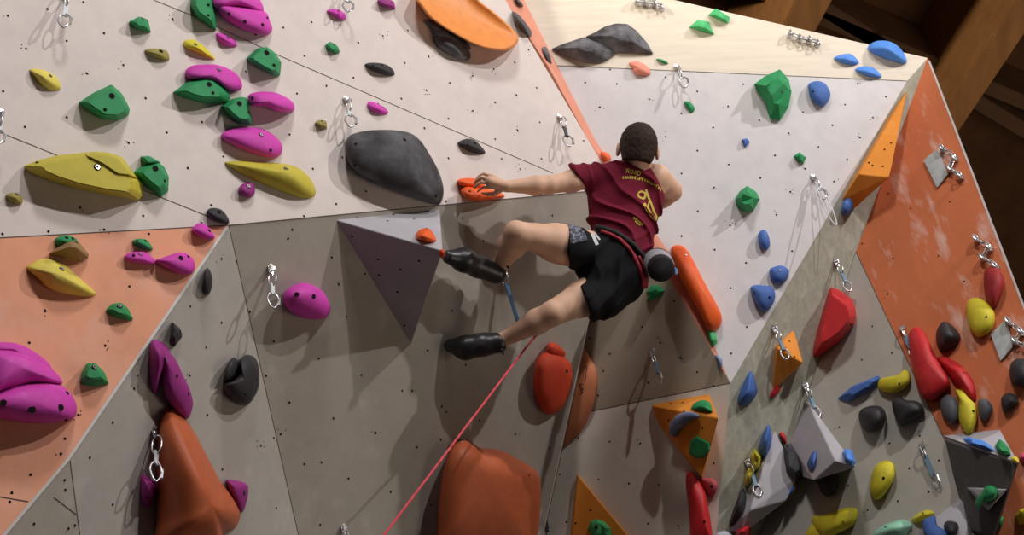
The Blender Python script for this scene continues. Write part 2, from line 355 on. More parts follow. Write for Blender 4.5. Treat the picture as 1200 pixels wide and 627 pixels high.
VOL5 = volume('D2', [(1128,582),(1060,640),(1160,700),(1040,700),(1134,622)], [(1122,594,.06),(1082,618,.16),(1130,680,.2),(1134,621,.10)], mVolG, 'low grey volume at the bottom edge below the dark wedge')
FAC['V5'] = vface('D2', [(1122,594,.06),(1082,618,.16),(1130,680,.2)])
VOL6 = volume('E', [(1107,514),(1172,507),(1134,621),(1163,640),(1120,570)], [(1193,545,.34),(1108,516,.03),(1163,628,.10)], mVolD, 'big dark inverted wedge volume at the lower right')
FAC['V6t'] = vface('E', [(1107,514,0),(1172,507,0),(1193,545,.34)])
FAC['V6f'] = vface('E', [(1108,516,.03),(1193,545,.34),(1163,628,.10)])
FAC['V6l'] = FAC['V6f']
# light painted top of the dark wedge, a thin board of its own on the volume
def board(pl, poly, m, name, parent, th=0.012):
    n = WV(pl[0]); org = parent.location
    vs = [W(hit(x, y, pl)) - org for x, y in poly]; k = len(vs)
    vv = vs + [v + n * th for v in vs]
    fs = [list(range(k, 2 * k)), list(range(k - 1, -1, -1))] + [[i, (i + 1) % k, (i + 1) % k + k, i + k] for i in range(k)]
    return link(name, mesh_from(name, vv, fs, [m]), parent=parent)
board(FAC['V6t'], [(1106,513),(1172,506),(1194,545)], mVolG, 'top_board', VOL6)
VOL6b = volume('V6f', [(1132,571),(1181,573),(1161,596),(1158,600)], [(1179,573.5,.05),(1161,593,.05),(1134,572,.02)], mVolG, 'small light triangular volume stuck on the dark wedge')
FAC['V6b'] = vface('V6f', [(1179,573.5,.05),(1161,593,.05),(1134,572,.02)])
VOL7 = volume('K', [(764,474),(831,461),(824,560),(770,495)], [(842,490,.24),(822,559,.10),(766,476,.03)], mVolO, 'orange pyramid volume with green and blue holds left of the red horn',
   facedots=a(720,467,[(405,135),(250,100),(320,60)]) + [(800,472),(786,473)])
FAC['V7t'] = vface('K', [(766,476,.03),(831,461,0),(842,490,.24)])
FAC['V7f'] = vface('K', [(766,476,.03),(842,490,.24),(822,559,.10)])
VOL8 = volume('K', [(676,555),(747,640),(667,640)], [(677,557,.035),(746,640,.06),(669,640,.04)], mVolO, 'flat orange triangle volume at the bottom edge',
   facedots=a(480,467,[(830,513),(762,573)]))
FAC['V8'] = vface('K', [(677,557,.035),(746,640,.06),(669,640,.04)])

PK='pink climbing holds'; GN='green climbing holds'; YL='yellow climbing holds'; BK='black climbing holds'; BL='blue climbing holds'; RD='red climbing holds'; OR='orange climbing holds'
# ---- beige panel
hold('A','green',.06,a(0,0,[(590,100),(640,75),(680,90),(693,150),(625,135)]),'small green wedge hold near the top left, above the small olive one','f',flat=.5,group=GN,bolt=[(167,22,.008)])
hold('A','olive',.045,a(0,0,[(663,232),(700,222),(760,230),(778,262),(770,280),(735,272),(690,258)]),'small olive yellow teardrop hold under the small green wedge at the top left','s',group=YL,holes=[(188.5,60.5,.011)])
hold('A','yellow',.05,[(215.5,48.5),(220,46.5),(228,47),(241,56),(252,69),(244,68),(226,60),(216,55)],'small yellow sliver hold left of the small pink teardrop','s',group=YL,bolt=[(229,52,.009)])
hold('A','pyellow',.05,a(0,0,[(135,320),(190,318),(250,345),(278,385),(275,412),(230,412),(190,390),(160,350)]),'pale yellow pointed hold far left, beside the big green wedge','s',group=YL,bolt=[(59,89,.009)])
hold('A','green',.09,a(0,0,[(360,472),(430,425),(512,387),(560,430),(597,500),(590,530),(545,552),(470,548),(410,510)]),'largest green wedge hold on the left of the beige panel','f',peak=(133,121),flat=.72,group=GN,holes=[(131,112.5,.014),(123,128.5,.009)])
hold('A','pink',.08,[(217,84),(225,77),(240,75.5),(255,76),(270.6,82),(280,90),(284,101),(278,106.5),(268,106),(255,98),(240,92),(222,92)],'oval pink hold directly above a long green hold',group=PK,bolt=[(256.5,82,.011)])
hold('A','green',.09,[(202.5,108.5),(219.6,95.7),(240,91),(251.5,92),(265.5,103),(270.6,114),(267,120),(240,121.5),(219.6,116)],'long green hold tucked under the oval pink hold','f',peak=(240,103),flat=.6,group=GN,holes=[(245,99,.013),(249.5,109,.008),(263,103,.008)])
hold('A','pink',.045,[(252.8,39.6),(259,39),(272,44.7),(277.8,52),(275.7,55),(265.5,54),(256.6,48.5)],'small pink teardrop hold below the big double pink hold','s',group=PK,bolt=[(267,44.5,.008)])
hold('A','green',.09,a(240,0,[(190,268),(240,222),(285,215),(320,240),(352,285),(345,348),(320,350),(250,312),(215,290)]),'green wedge hold with one large bolt hole right of the pink ovals','f',peak=(311,68),flat=.68,group=GN,holes=[(312.5,62,.014),(321,76.5,.009)])
hold('A','green',.09,a(240,0,[(75,490),(120,455),(170,443),(200,455),(205,500),(222,560),(210,575),(160,570),(110,530)]),'green wedge hold left of the bulging pink hold','f',peak=(282,128),flat=.65,group=GN,holes=[(280.5,121.5,.013),(290.5,132,.009)])
hold('A','pink',.13,a(240,0,[(200,455),(210,430),(270,420),(340,430),(400,465),(412,500),(390,517),(330,512),(280,490),(210,485)]),'bulging pink hold casting a round shadow, right of a green wedge',group=PK,holes=[(296,115,.008)])
hold('A','pink',.08,[(259,159.5),(268,152),(286,149),(306,150.6),(319,157),(327,164),(331,172.8),(328,182),(316.6,185),(296,180.4),(273,170)],'large pink oval hold above the long yellow blade',group=PK,bolt=[(306,158,.011)],holes=[(317,176,.008)])
hold('A','oyellow',.09,a(240,160,[(90,118),(160,112),(250,118),(370,125),(440,150),(490,200),(510,255),(490,282),(430,280),(330,245),(200,190),(120,145)]),'long yellow blade hold tapering to the left, below the pink oval','s',peak=(340,203),group=YL,bolt=[(335,198,.012)])
hold('A','purple',.05,a(240,160,[(155,240),(175,217),(215,214),(230,240),(226,268),(200,280),(165,265)]),'little dark pink ball hold under the yellow blade',group=PK,bolt=[(291,218.5,.011)])
hold('A','black',.05,a(240,160,[(8,345),(30,328),(75,335),(105,370),(112,395),(95,403),(50,390),(20,370)]),'small black oval hold at the corner where beige, orange and grey panels meet',group=BK,holes=[(256.5,248.5,.010)])
hold('A','olive',.04,a(240,0,[(503,567),(520,550),(558,555),(562,592),(535,590)]),'tiny olive hold left of the hanging quickdraw','f',group=YL,holes=[(377,142,.006)])
hold('A','blackd',.16,[(408.5,160),(420,155),(436,152.5),(459.6,152.4),(480,155.7),(492,164),(501,177),(513,198),(519.6,219),(518,234),(510.6,239.7),(480,231),(455,222),(431,211),(416,201),(407,188),(404.7,171)],'huge black dome hold above the lip of the grey panel','r',peak=(462,180),group=BK,holes=[(474,164,.011),(416,194,.008),(510.5,229.5,.010),(417,169,.007)])
hold('A','pink',.04,a(240,0,[(745,478),(765,465),(820,490),(843,515),(825,527),(780,518),(755,500)]),'small pink oval hold right of the hanging quickdraw, above the huge black dome','s',group=PK,bolt=[(443,122,.006)],holes=[(449,126,.005)])
hold('A','green',.04,a(240,0,[(552,205),(575,190),(610,210),(622,240),(605,248),(570,235)]),'tiny green hold at the top, right of the green wedge with a large bolt hole','f',group=GN,bolt=[(391,52.5,.008)])
hold('A','black',.05,a(240,0,[(733,297),(770,287),(830,295),(865,320),(870,345),(830,345),(770,325)]),'slim black pointed hold at the top, right of the tiny green hold','s',group=BK,holes=[(447.5,76.5,.009),(437,77,.006)])
hold('A','pink',.04,a(240,0,[(560,48),(600,40),(635,55),(650,80),(635,96),(605,82),(575,64)]),'small pink pointed hold near the top edge, left of the other one at the edge','s',group=PK,bolt=[(397,13,.006)])
hold('A','purple',.05,[(441.7,2),(447,-6),(462,2),(463.4,10.7),(454.5,10),(445.5,6)],'small pink hold cut by the top edge of the photo','f',group=PK)
hold('A','lorange',.12,[(487,-4),(492,6),(502,19),(518,31),(543,46),(566,56),(590,59.5),(602.5,55),(607.7,44.7),(600,33),(580,15),(563,2),(540,-18),(500,-22)],'huge amber dish hold at the top, hollow with a rolled rim','b',peak=(552,20),group=OR)
hold('A','blackc',.05,[(496,23.5),(508,23.5),(518,29),(544,46),(552,56),(548,58),(525,50),(510,44),(504,32)],'chalked black hold partly under the huge amber dish, upper of the pair','s',group=BK,holes=[(527.5,39.5,.010)])
hold('A','blackc',.07,[(508,42),(520,40),(536,47),(548,56),(552,67),(544,71.5),(526,64),(512,54)],'chalked black hold overlapping the one under the amber dish, lower of the pair','s',group=BK)
hold('A','black',.05,a(480,160,[(220,30),(260,10),(300,18),(335,52),(347,77),(300,77),(250,56)]),'small black hold above the gripped orange hold','s',group=BK,holes=[(556,168,.010),(548,170,.006)])
hold('A','green',.08,a(0,160,[(612,165),(655,130),(720,112),(755,140),(775,185),(773,250),(740,278),(700,250),(640,200)]),'green hold at the right end of the big yellow flake','f',peak=(183,204),flat=.6,group=GN,holes=[(182,197.5,.014),(192.5,212,.008)],
     lobes=[(a(0,160,[(643,92),(685,88),(740,120),(700,128),(665,125)]),.06,(176,188))])
hold('A','oyellow',.12,a(0,160,[(110,135),(170,110),(270,85),(420,70),(500,78),(560,100),(600,150),(655,215),(655,270),(635,292),(500,272),(350,240),(220,200),(130,160)]),'biggest yellow hold, a long flake with a ridge at the far left','f',peak=(110,199),flat=.74,group=YL,bolt=[(114,196,.016)],holes=[(43.5,191,.008)],
     lobes=[(a(0,160,[(370,80),(430,68),(500,74),(562,95),(600,150),(640,200),(560,190),(470,130)]),.13,(125,190))])
hold('A','olive',.04,a(0,160,[(25,272),(55,258),(92,265),(105,295),(92,313),(45,298)]),'tiny olive hold at the left edge, below the big yellow flake','s',group=YL,bolt=[(20,228,.009)])
hold('A','orange',.08,a(480,160,[(235,250),(260,228),(300,232),(345,238),(400,250),(437,272),(400,286),(320,298),(265,288)]),'orange two-lobed hold that the outstretched left hand grips','r',peak=(552,227),group=OR,bolt=[(550,224,.007)],
     lobes=[(a(480,160,[(218,205),(240,192),(300,192),(345,215),(330,235),(270,232),(235,225)]),.06,None)])
hold('A','pink',.10,[(252,4),(259,18),(273,28.5),(291,37.5),(311.5,41),(319,35),(316.6,25.5),(311,14),(290,8),(270,6)],'big double pink hold at the top edge with a crease across it','r',group=PK,holes=[(268,16.5,.009),(287,25.5,.009),(307.5,29,.009),(313,21,.007)],
     lobes=[([(250,8),(262,9),(280,8),(305,14),(309,10),(303,-2),(285,-14),(262,-14),(250,-4)],.10,(278,-3))])
hold('A','green',.09,[(224,-4),(223,6),(230,20),(253,36),(253.5,22),(249,0),(243,-8)],'green wedge hold cut by the top edge, left of the double pink hold','f',flat=.6,peak=(238,6),group=GN,holes=[(244,6,.008),(244,18,.007)])
# ---- orange lower left panel
hold('G','green',.05,[(64,281.5),(69,277),(79,275.5),(89,279.5),(91,286),(80,291),(68,289)],'green hold peeking out behind the brown fin','s',group=GN,holes=[(78,279,.008),(85,280,.007)])
hold('G','brown',.12,[(58,297),(76.6,283),(86.8,281.8),(94,285),(104,298),(103.4,302),(94.5,305.5),(76.6,303)],'brown fin-shaped hold above the pale yellow hold on the orange panel','f',peak=(86,288),flat=.15,group='brown climbing holds',bolt=[(89.5,284.5,.009)])
hold('G','pyellow',.09,[(31,314.5),(37,308),(46,304),(60,303),(75,309),(90,323),(109,339.5),(112,346),(102,348),(77,345),(56,338),(44,326)],'pale yellow lemon-shaped hold on the orange panel','s',group=YL,bolt=[(72,315.5,.012)])
hold('G','green',.05,[(155,283.8),(159.6,280),(171,280.5),(178,289),(177.4,293.5),(163.4,291)],'small green hold just above the flat pink hold on the orange panel','s',group=GN,holes=[(160.5,282.5,.006),(170,282.5,.006)])
hold('G','pink',.05,[(146,300),(153,295.8),(168.5,295),(178.7,301.7),(182,307),(178.7,310),(158,308),(148,305)],'flat pink hold touching its rounder neighbour on the orange panel',group=PK,bolt=[(164.5,298,.009)],holes=[(156.5,299.5,.007)])
hold('G','pink',.08,[(182.5,306),(190,302),(199,299),(208,296),(217,296.6),(226,303),(228.5,313),(224.7,320.5),(212,321.5),(198,316)],'round pink hold at the right end of a pink pair on the orange panel',group=PK,holes=[(212,302.5,.012),(220.5,301,.007)])
hold('G','pink',.06,[(224.5,269.5),(232,261.6),(241,263.5),(247.7,271),(252,278),(246,281),(235,278)],'pink hold right on the border of the beige and orange panels',group=PK,holes=[(236,261.5,.007),(245,270.5,.008)])
hold('G','green',.05,a(0,320,[(485,170),(515,140),(560,136),(590,165),(613,213),(590,219),(520,200)]),'almond-shaped green hold in the middle of the orange panel','f',flat=.45,group=GN,bolt=[(140,359,.013)])
hold('G','green',.07,a(0,320,[(367,495),(375,455),(400,412),(440,415),(480,455),(500,508),(440,522),(385,515)]),'boxy green hold beside the giant pink hold','f',flat=.5,peak=(109,435),group=GN,bolt=[(110,430.5,.013)])
hold('G','pink',.17,[(-18,470),(0,459),(25.5,450),(51,448),(71.5,451.5),(84,463),(90,476),(88,488),(79,493),(51,496.5),(20,494),(0,490),(-15,486)],'giant pink three-lobed hold cut by the left edge','r',peak=(30,466),group=PK,
     holes=[(4,472,.013),(37.5,480,.015),(71,477.5,.014),(78.5,461,.009),(77,491.5,.007)],
     lobes=[([(-18,412),(0,409),(20,410.6),(46,422),(66,437),(73,449),(60,450),(40,450),(20,456),(0,461),(-18,466)],.15,(20,428)),
            ([(-18,402),(0,400.5),(25,404),(51,419.6),(61,432),(58,438),(40,428),(18,414),(-18,412)],.09,(15,408))])
# ---- grey return
hold('H','black',.05,[(243,314),(247.5,320),(249,331),(246.5,342),(243,346),(239,341),(237.5,331),(239,320)],'narrow black hold near the top of the grey return panel','r',group=BK)
hold('H','black',.07,a(0,320,[(790,222),(828,255),(838,290),(800,341),(778,310)]),'black almond hold directly above the purple pair','f',flat=.45,group=BK,holes=[(211,389,.008)])
hold('H','purple',.10,[(186,402),(200.4,415),(208,425),(214.5,440),(222,455),(226,470),(225,480),(219.6,490.7),(208,484),(197,470),(191,455),(188,425)],'purple elongated hold, lower of the pair above the orange horn','r',peak=(208,448),group=PK,holes=[(207,440.5,.008),(220.5,461.5,.008)])
hold('H','purple',.10,a(0,320,[(690,320),(720,306),(760,330),(783,370),(780,420),(740,500),(710,558),(690,500),(682,400)]),'purple pointed hold, upper of the pair above the orange horn','s',peak=(189,418),group=PK,holes=[(192.5,421.5,.011),(187,442.5,.010)])
hold('H','black',.10,[(281,424),(283,419),(291,415.7),(300,421),(304,437.4),(302,457),(292,473),(281,474.5),(268,464),(262.5,451),(272,447),(281,438)],'glossy black heart-shaped hold, right lobe and body','r',peak=(287,446),group=BK,holes=[(287,462,.006),(300.5,445,.005)],
     lobes=[([(261.7,442),(265,430),(273,419),(279.6,424),(280,434),(272,445),(263,448)],.07,None)])
hold('H','dorange',.28,[(196.6,476.7),(207,481),(217,490),(229,508),(240,529),(250,548),(260,566),(272,580),(280,594),(282,605),(276,619),(262,628),(255,650),(184,650),(182.5,610),(182.5,569),(183.5,525),(186,500),(190,486)],'giant burnt orange horn hold at the bottom left','s',peak=(250,597),group=OR,holes=[(197.5,482,.006)])
hold('H','purple',.07,a(240,467,[(100,385),(115,373),(185,388),(200,420),(190,480),(170,522),(130,470)]),'purple hold peeking out right of the giant orange horn','r',group=PK,bolt=[(286.5,577.5,.011)])
hold('H','purple',.08,a(0,467,[(650,350),(690,368),(725,375),(735,410),(715,440),(710,470),(680,502),(650,480),(642,420)]),'purple pointed hold below the quickdraw left of the giant orange horn','s',group=PK,holes=[(171.5,583,.005)])
# ---- centre grey panel
hold('I','pink',.14,[(331.5,350.6),(335,341),(345,334),(357,331.5),(371,336.6),(381,345),(386.8,358),(386,367),(379,373.5),(362,374),(345,368.5),(335,360)],'round magenta hold alone on the shaded grey panel','r',peak=(360,348),group=PK,holes=[(347.5,345,.012),(367.5,347.5,.012)])
hold('I','redor',.10,[(626,435),(629,422),(638,413),(651,413),(662,419),(669.5,428),(671.5,442),(668,458),(661,475),(651,484),(641,485),(632,476),(625.5,458)],'red orange egg-shaped hold with a knob on top','r',peak=(648,440),group=RD,holes=[(664,435,.011)],
     lobes=[([(640.5,408),(643,402.5),(648,401.5),(655,405),(662.5,413),(660,419),(650,420),(642,415)],.07,None)])
hold('I','dorange',.22,[(538.7,516.8),(546,515),(555,520),(564,525),(587,527.8),(607.6,538.5),(625,549),(633,562),(633.5,594),(630,627),(622,665),(516,665),(512,627),(514.5,582),(521,545),(530,524)],'giant burnt orange hold at the bottom centre, rounded on top','r',peak=(574,562),group=OR,bolt=[(541,518.5,.007)],holes=[(620,557,.006)])
CSH = hold('J','porange',.09,[(655,440),(668,412),(681.7,407),(690,416),(697,429),(700,443),(698,463),(693,482),(682,505),(668,521),(652,533),(648,500)],'pale orange shield hold half hidden behind the edge of the shaded panel','r',peak=(664,452),group=OR)
hold('Mtop','orange',.05,[(487,275),(491,270),(498,267),(505,269.5),(511,280),(509,283.5),(498,283.5),(489,280)],'small orange hold on the top face of the pale grey pyramid volume','s',group=OR,bolt=[(500,268.5,.005)])
hold('Mfront','redor',.03,[(514.5,295),(517.5,292),(521,294),(521.5,299),(518.5,303),(515.5,300)],'small red orange foothold under the upper shoe toe','s',group=OR)
hold('J','green',.06,[(757,342),(764,334),(773,335),(779,341),(775,347),(768,350),(757,353),(760,347)],'crumpled green hold below the chalk bag','f',flat=.4,rough=.2,group=GN)
# ---- strip on the arete
hold('St','slate',.04,[(600,14),(607.6,17),(619,30.6),(623,38),(621.7,44.7),(615,38),(606,26)],'slim grey black hold on the salmon arete strip','s',group=BK)
hold('St','blackc',.03,[(634.5,57.4),(639.6,55),(643,61),(646,69),(646.5,76),(640,71)],'white-chalked black hold lower down the salmon arete strip','s',group=BK)
hold('St','slate',.03,[(603,-4),(611.5,3),(612.8,8),(606,4)],'tiny dark hold on the arete strip at the top edge','s',group=BK)
hold('B','orange',.13,[(786,293),(791,287.5),(800,288.5),(809,298.7),(826,331.7),(843,363),(846,375),(843,383.5),(836,388.6),(829,385),(817.5,363),(800,331.7),(790,311.6)],'long bright orange sausage hold beside the arete, right of the chalk bag','r',peak=(819,334),group=OR,bolt=[(804,299,.006)])
hold('B','lgreen',.05,[(829,387),(834,385.5),(839,391),(841,401),(836,406.5),(831,400)],'small pale green hold just below the orange sausage hold','f',flat=.5,group=GN)
hold('B','bluegrey',.05,[(838,417),(842,416.5),(846,421),(846.5,430),(843,431.5)],'small blue grey hold near the tip of the prow','s',group=BL)
hold('St','orange',.05,[(703,178),(710,177),(718,180),(722,189),(712,191),(706,187)],'bright orange hold beside the climber\'s neck','s',group=OR)
# ---- plywood top
hold('C','blackc',.09,[(720,61),(700,50),(686,43),(697,38),(709,31),(722,27.5),(735,28),(746,36),(758,50),(765.4,63),(750.6,63),(733,61.5)],'black chalked fin hold on the plywood, right one of the pair','f',peak=(730,42),flat=.3,group=BK)
hold('C','blackc',.10,[(646.5,57.4),(657,52.5),(669,48.5),(684,43.4),(704.7,50.5),(721,61),(712,70),(697,74),(679,72),(658.7,65)],'black chalked fin hold on the plywood, left one of the pair','f',peak=(688,56),flat=.25,group=BK)
hold('C','salmon',.05,[(737,73.5),(748,72),(758,77.5),(762.6,85.5),(755.7,89),(744,86.5),(741,79)],'salmon pink hold on the seam below the plywood','s',group=PK)
hold('C','green',.025,[(768.5,69.4),(774,69),(782,72.5),(782,75),(775,73)],'thin green sliver hold left of a quickdraw on the plywood','s',group=GN)
hold('C','lgreen',.06,a(720,0,[(343,125),(380,92),(430,98),(458,158),(400,145)]),'green wedge hold on the plywood, lower left of the green pair','f',flat=.35,peak=(823,30),group=GN)
hold('C','lgreen',.06,a(720,0,[(430,68),(465,38),(530,78),(522,108),(480,92)]),'green wedge hold on the plywood, upper right of the green pair','f',flat=.45,group=GN)
hold('C','lblue',.05,a(960,0,[(68,265),(110,248),(150,250),(183,288),(140,297),(90,283)]),'small blue hold on the plywood, left of three','s',group=BL)
hold('C','lblue',.05,a(960,0,[(163,320),(200,304),(250,312),(288,352),(240,355),(200,342)]),'small blue hold on the plywood, lowest of three','s',group=BL)
hold('C','lblue',.10,a(960,0,[(222,225),(250,192),(310,187),(360,210),(395,255),(400,290),(350,285),(280,262)]),'big blue dome hold on top of the plywood near the corner','s',group=BL,peak=(1040,55))
# ---- light grey panel
hold('B','green',.11,a(720,0,[(643,385),(690,350),(760,318),(800,365),(813,420),(800,490),(760,552),(715,545),(695,470),(650,410)]),'large craggy green hold on the light panel','f',flat=.5,rough=.25,peak=(911,103),group=GN,bolt=[(917,107,.008)])
hold('B','green',.03,a(720,0,[(320,470),(345,468),(370,498),(350,518)]),'tiny green hold above right of the climber\'s head','s',group=GN)
hold('B','blue',.07,[(947,100),(952,96),(960,95),(968,99),(973,109),(970.5,119),(963.8,124.5),(955,121),(949,112)],'round blue hold beside the large craggy green hold','r',group=BL,holes=[(953,107.5,.006)])
hold('B','blue',.03,a(720,160,[(583,14),(610,8),(622,25),(600,54)]),'tiny blue hold high on the light panel, above the green rock','f',group=BL)
hold('B','green',.04,a(720,160,[(822,90),(850,72),(880,95),(867,127),(845,110)]),'small green hold above a long hanging sling','f',rough=.2,group=GN)
hold('B','green',.10,a(720,160,[(555,285),(575,250),(610,227),(650,250),(667,287),(640,338),(600,346),(562,325)]),'rocky green hold in the middle of the light panel','f',flat=.5,rough=.3,group=GN)
hold('B','blue',.06,a(720,160,[(660,450),(680,428),(700,438),(713,475),(712,505),(693,522),(665,495)]),'blue teardrop hold below the rocky green one','r',group=BL)
hold('B','blue',.06,[(902,316),(908,312.5),(916,311),(923.5,315.5),(924,322.5),(919,331),(910,332),(903,325)],'round blue hold between the teardrop and the pear-shaped one','r',group=BL,bolt=[(914,317,.005)])
hold('B','blue',.08,[(879.5,338),(885,334),(894,334.5),(903,336),(908,342),(907.6,352),(901,363),(893,364.5),(885,354)],'blue pear-shaped hold low on the light panel','r',group=BL,holes=[(901.5,348.5,.007),(884,343,.005)])
# ---- return panel
hold('D1','blue',.07,[(987,240),(990,234),(996,232.5),(1000,239),(998.3,248),(992,252.5),(986,249)],'blue ball hold under the orange wedge volume','r',group=BL)
hold('D1','blue',.09,[(879,435),(883,440),(886,450),(887.5,458),(884,467),(874,474.5),(866,475),(865,466),(870,451.5)],'blue drop-shaped hold right of the prow','s',group=BL,peak=(878,458))
hold('D1','red',.05,[(901.5,466),(904,458),(913.8,451.5),(915,457),(908,466)],'small red hold under the small orange pyramid','f',group=RD)
hold('D2','red',.16,[(971.5,330),(984,340),(998,350.6),(1002,360),(1003.4,371),(1000.8,381),(985.5,399),(968,412),(952,421),(950.5,412),(953,395),(960,366),(966,345)],'large red triangular hold below a hanging quickdraw','f',flat=.62,peak=(981,372),group=RD,holes=[(997,380,.008)])
hold('D2','blue',.06,a(960,320,[(85,575),(150,520),(270,470),(284,485),(260,520),(180,562),(130,593)]),'long blue bar hold pointing at a yellow hold','f',flat=.55,group=BL)
hold('D2','yellow',.08,a(960,320,[(278,487),(330,475),(370,465),(390,445),(415,458),(415,500),(370,545),(310,548),(270,525)]),'yellow hold at the right end of the long blue bar','r',group=YL,holes=[(1054,450,.006)])
hold('D2','black',.12,[(1006,488),(1009,480),(1018,476),(1029,475.5),(1036,480),(1038.5,489),(1034,500),(1022,507),(1011,502)],'left one of the two glossy black holds below the blue bar','r',group=BK)
hold('D2','black',.12,[(1045,473),(1049,467),(1056,466),(1063,469),(1074,470),(1082.5,477),(1079,487),(1067,494),(1056,499.5),(1050,491)],'right one of the two glossy black holds, heart-shaped','r',group=BK)
hold('D2','yellow',.10,a(960,467,[(250,320),(275,295),(310,284),(340,298),(350,330),(342,375),(300,440),(262,465),(232,430),(238,370)]),'upright yellow egg-shaped hold on the lower right panel','r',group=YL,holes=[(1035.5,560.5,.008)])
hold('D2','yellow',.10,[(952,606),(965,603),(980.4,598.5),(992,595),(1003,596),(1005.5,603),(1001,614),(987,623),(968,629),(955,622)],'big yellow hold at the bottom edge, left of the pale green one','r',group=YL,bolt=[(988,611.5,.005)])
hold('D2','yellow',.05,[(943,628),(950,616),(957,612),(964,618),(966,632),(950,634)],'yellow lump hold at the very bottom beside the big yellow one','r',group=YL)
hold('D2','mint',.10,[(1021,629),(1028,620),(1039,613.5),(1057,608.5),(1068.5,614),(1067,621),(1057,632),(1030,636)],'pale green hold at the bottom edge','s',group=GN,holes=[(1038,618,.006)])
hold('D2','yellow',.06,[(1068,609),(1077,601),(1087.7,597.5),(1095,601),(1088,607.5),(1074,613)],'thin yellow hold between the pale green hold and the low grey volume','s',group=YL,holes=[(1082,602,.005)])
# ---- holds on volumes
hold('V3l','blue',.03,[(946,546),(949,535),(956,527.5),(957,538),(952,552)],'blue hold on the shaded side of the tall grey pyramid','s',group=BL)
hold('V3r','lblue',.05,[(987,530),(990,526),(998,527),(1001,536),(1003,543),(998,547),(989,540)],'blue hold on the lower tip of the tall grey pyramid','f',rough=.2,group=BL)
hold('D2','black',.08,[(953,560),(965,552),(978,551),(982,563),(979,576),(970,582),(962,577),(959,568)],'black hold hanging below the tall grey pyramid','r',group=BK)
hold('V4t','black',.08,a(840,480,[(305,172),(330,170),(370,205),(400,260),(400,310),(368,332),(320,285),(308,225)]),'large black almond hold on the grey block volume','f',flat=.55,group=BK)
hold('D1','slate',.13,[(922,521),(930,524),(938,538),(940,553),(934,557),(931,540)],'dark side rim hold behind the large black almond','s',group=BK)
hold('D1','blue',.13,a(840,480,[(260,75),(275,130),(268,200),(240,250),(212,205),(225,130)]) and [(901,497.6),(904.5,511),(903,527),(896,538.6),(889.7,528),(893,511)],'tall blue blade hold standing above the grey block volume','s',group=BL)
hold('D1','yellow',.14,[(880,534),(884.6,524.6),(892.8,536),(890,549),(883,553)],'yellow lump hold behind the quickdraw, upper of two','f',rough=.2,group=YL)
hold('D1','oyellow',.12,[(877.5,548),(884,554),(882,562),(875,571),(872.5,561)],'dull yellow hold behind the quickdraw, lower of two','s',group=YL)
hold('D1','black',.14,[(870.5,573),(875.5,582),(876,592),(870.5,608),(855,617.5),(857,606),(862,590)],'black sail-shaped hold at the left of the grey block volume','s',group=BK)
hold('D1','red',.06,[(913.5,507.5),(919.5,508.5),(921.5,519),(917,519)],'tiny red hold between the two grey volumes','s',group=RD)
hold('D1','yellow',.20,[(930,562),(936,561),(937.5,571.5),(932,581),(923,588),(922,580)],'thin yellow hold at the lower right corner of the block volume','s',group=YL)
hold('D1','blue',.22,[(930,564.5),(934,570),(931,578),(921,588),(925,575)],'dark blue triangular hold on the corner of the block volume','f',group=BL)
hold('D1','red',.20,[(861,625),(868,618),(880,613.5),(880,622),(876,632),(864,633)],'red cone hold at the bottom below the grey block volume','s',group=RD)
hold('D1','grey',.10,[(836,630),(841,624),(850,622),(858,627),(858,634),(840,636)],'whitish hold peeking over the bottom edge','r',group='grey climbing holds')
hold('V5','blue',.06,[(1081.5,611),(1088,606.5),(1095.6,604.5),(1098,615),(1106,621),(1112,628),(1100,636),(1084,628)],'blue hold on the low grey volume','r',group=BL)
hold('V5','black',.07,[(1106,617),(1109,611),(1119.5,611.5),(1123.5,618),(1119.5,627),(1111,628)],'black knob hold on the low grey volume','r',group=BK)
hold('V6t','lblue',.05,[(1127,514),(1133,511),(1142,514),(1152,516),(1162,522),(1166,529),(1150,525),(1134,521)],'blue hold on the light top of the dark wedge','f',rough=.15,group=BL)
hold('V6t','green',.07,[(1166,522),(1171,514.5),(1177,518),(1184,526),(1186,534),(1177,534),(1168,529)],'green hold on the light top of the dark wedge','f',rough=.2,group=GN)
hold('V6t','yellow',.03,[(1184,536),(1190,534.5),(1194,539),(1193,543),(1186,541)],'small yellow hold at the tip of the dark wedge','s',group=YL)
hold('V6b','green',.06,[(1150,578),(1155,570),(1163,569),(1169,574),(1167,583),(1158,588),(1152,589),(1148,597),(1143,592),(1144,584)],'curly green hold on the small light triangle','r',group=GN,holes=[(1157,576,.005)])
hold('V7t','green',.04,[(810,479),(814,472.5),(822,469),(831,471),(834.5,480),(834,483),(820,481)],'green dome hold on top of the orange pyramid volume','s',group=GN,holes=[(825.5,474,.005)])
hold('V7f','green',.02,[(807,531),(809,517),(816,510.5),(832,519),(832,528),(825,537),(815,537)],'dark green flat hold low on the orange pyramid volume','f',flat=.8,rough=.1,group=GN)
hold('V8','lgreen',.06,[(688,620),(692,611),(699,608.5),(708,611),(716,620),(716,632),(695,634)],'pale green knobbly hold on the flat orange triangle','f',rough=.25,group=GN,holes=[(699,618,.012),(710,617,.006)])
hold('K','red',.12,[(804,556),(808,552.5),(812,554),(818,561.5),(824,571),(828,582),(832,605),(835,627),(836,645),(809,645),(808.5,622),(807,594.6),(804,572)],'tall curved red horn hold at the bottom','r',peak=(820,600),group=RD,holes=[(825.5,611.5,.007)])
hold('K','maroon',.05,[(820,562),(828,560),(836,561.5),(841,569),(837,579),(829,579)],'worn pinkish hold tucked behind the red horn','r',group=RD,holes=[(834,570,.007)])
hold('K','green',.03,[(628,625),(632,622),(636,626),(635,633),(629,633)],'green scrap of a hold at the bottom beside the giant orange one','s',group=GN)
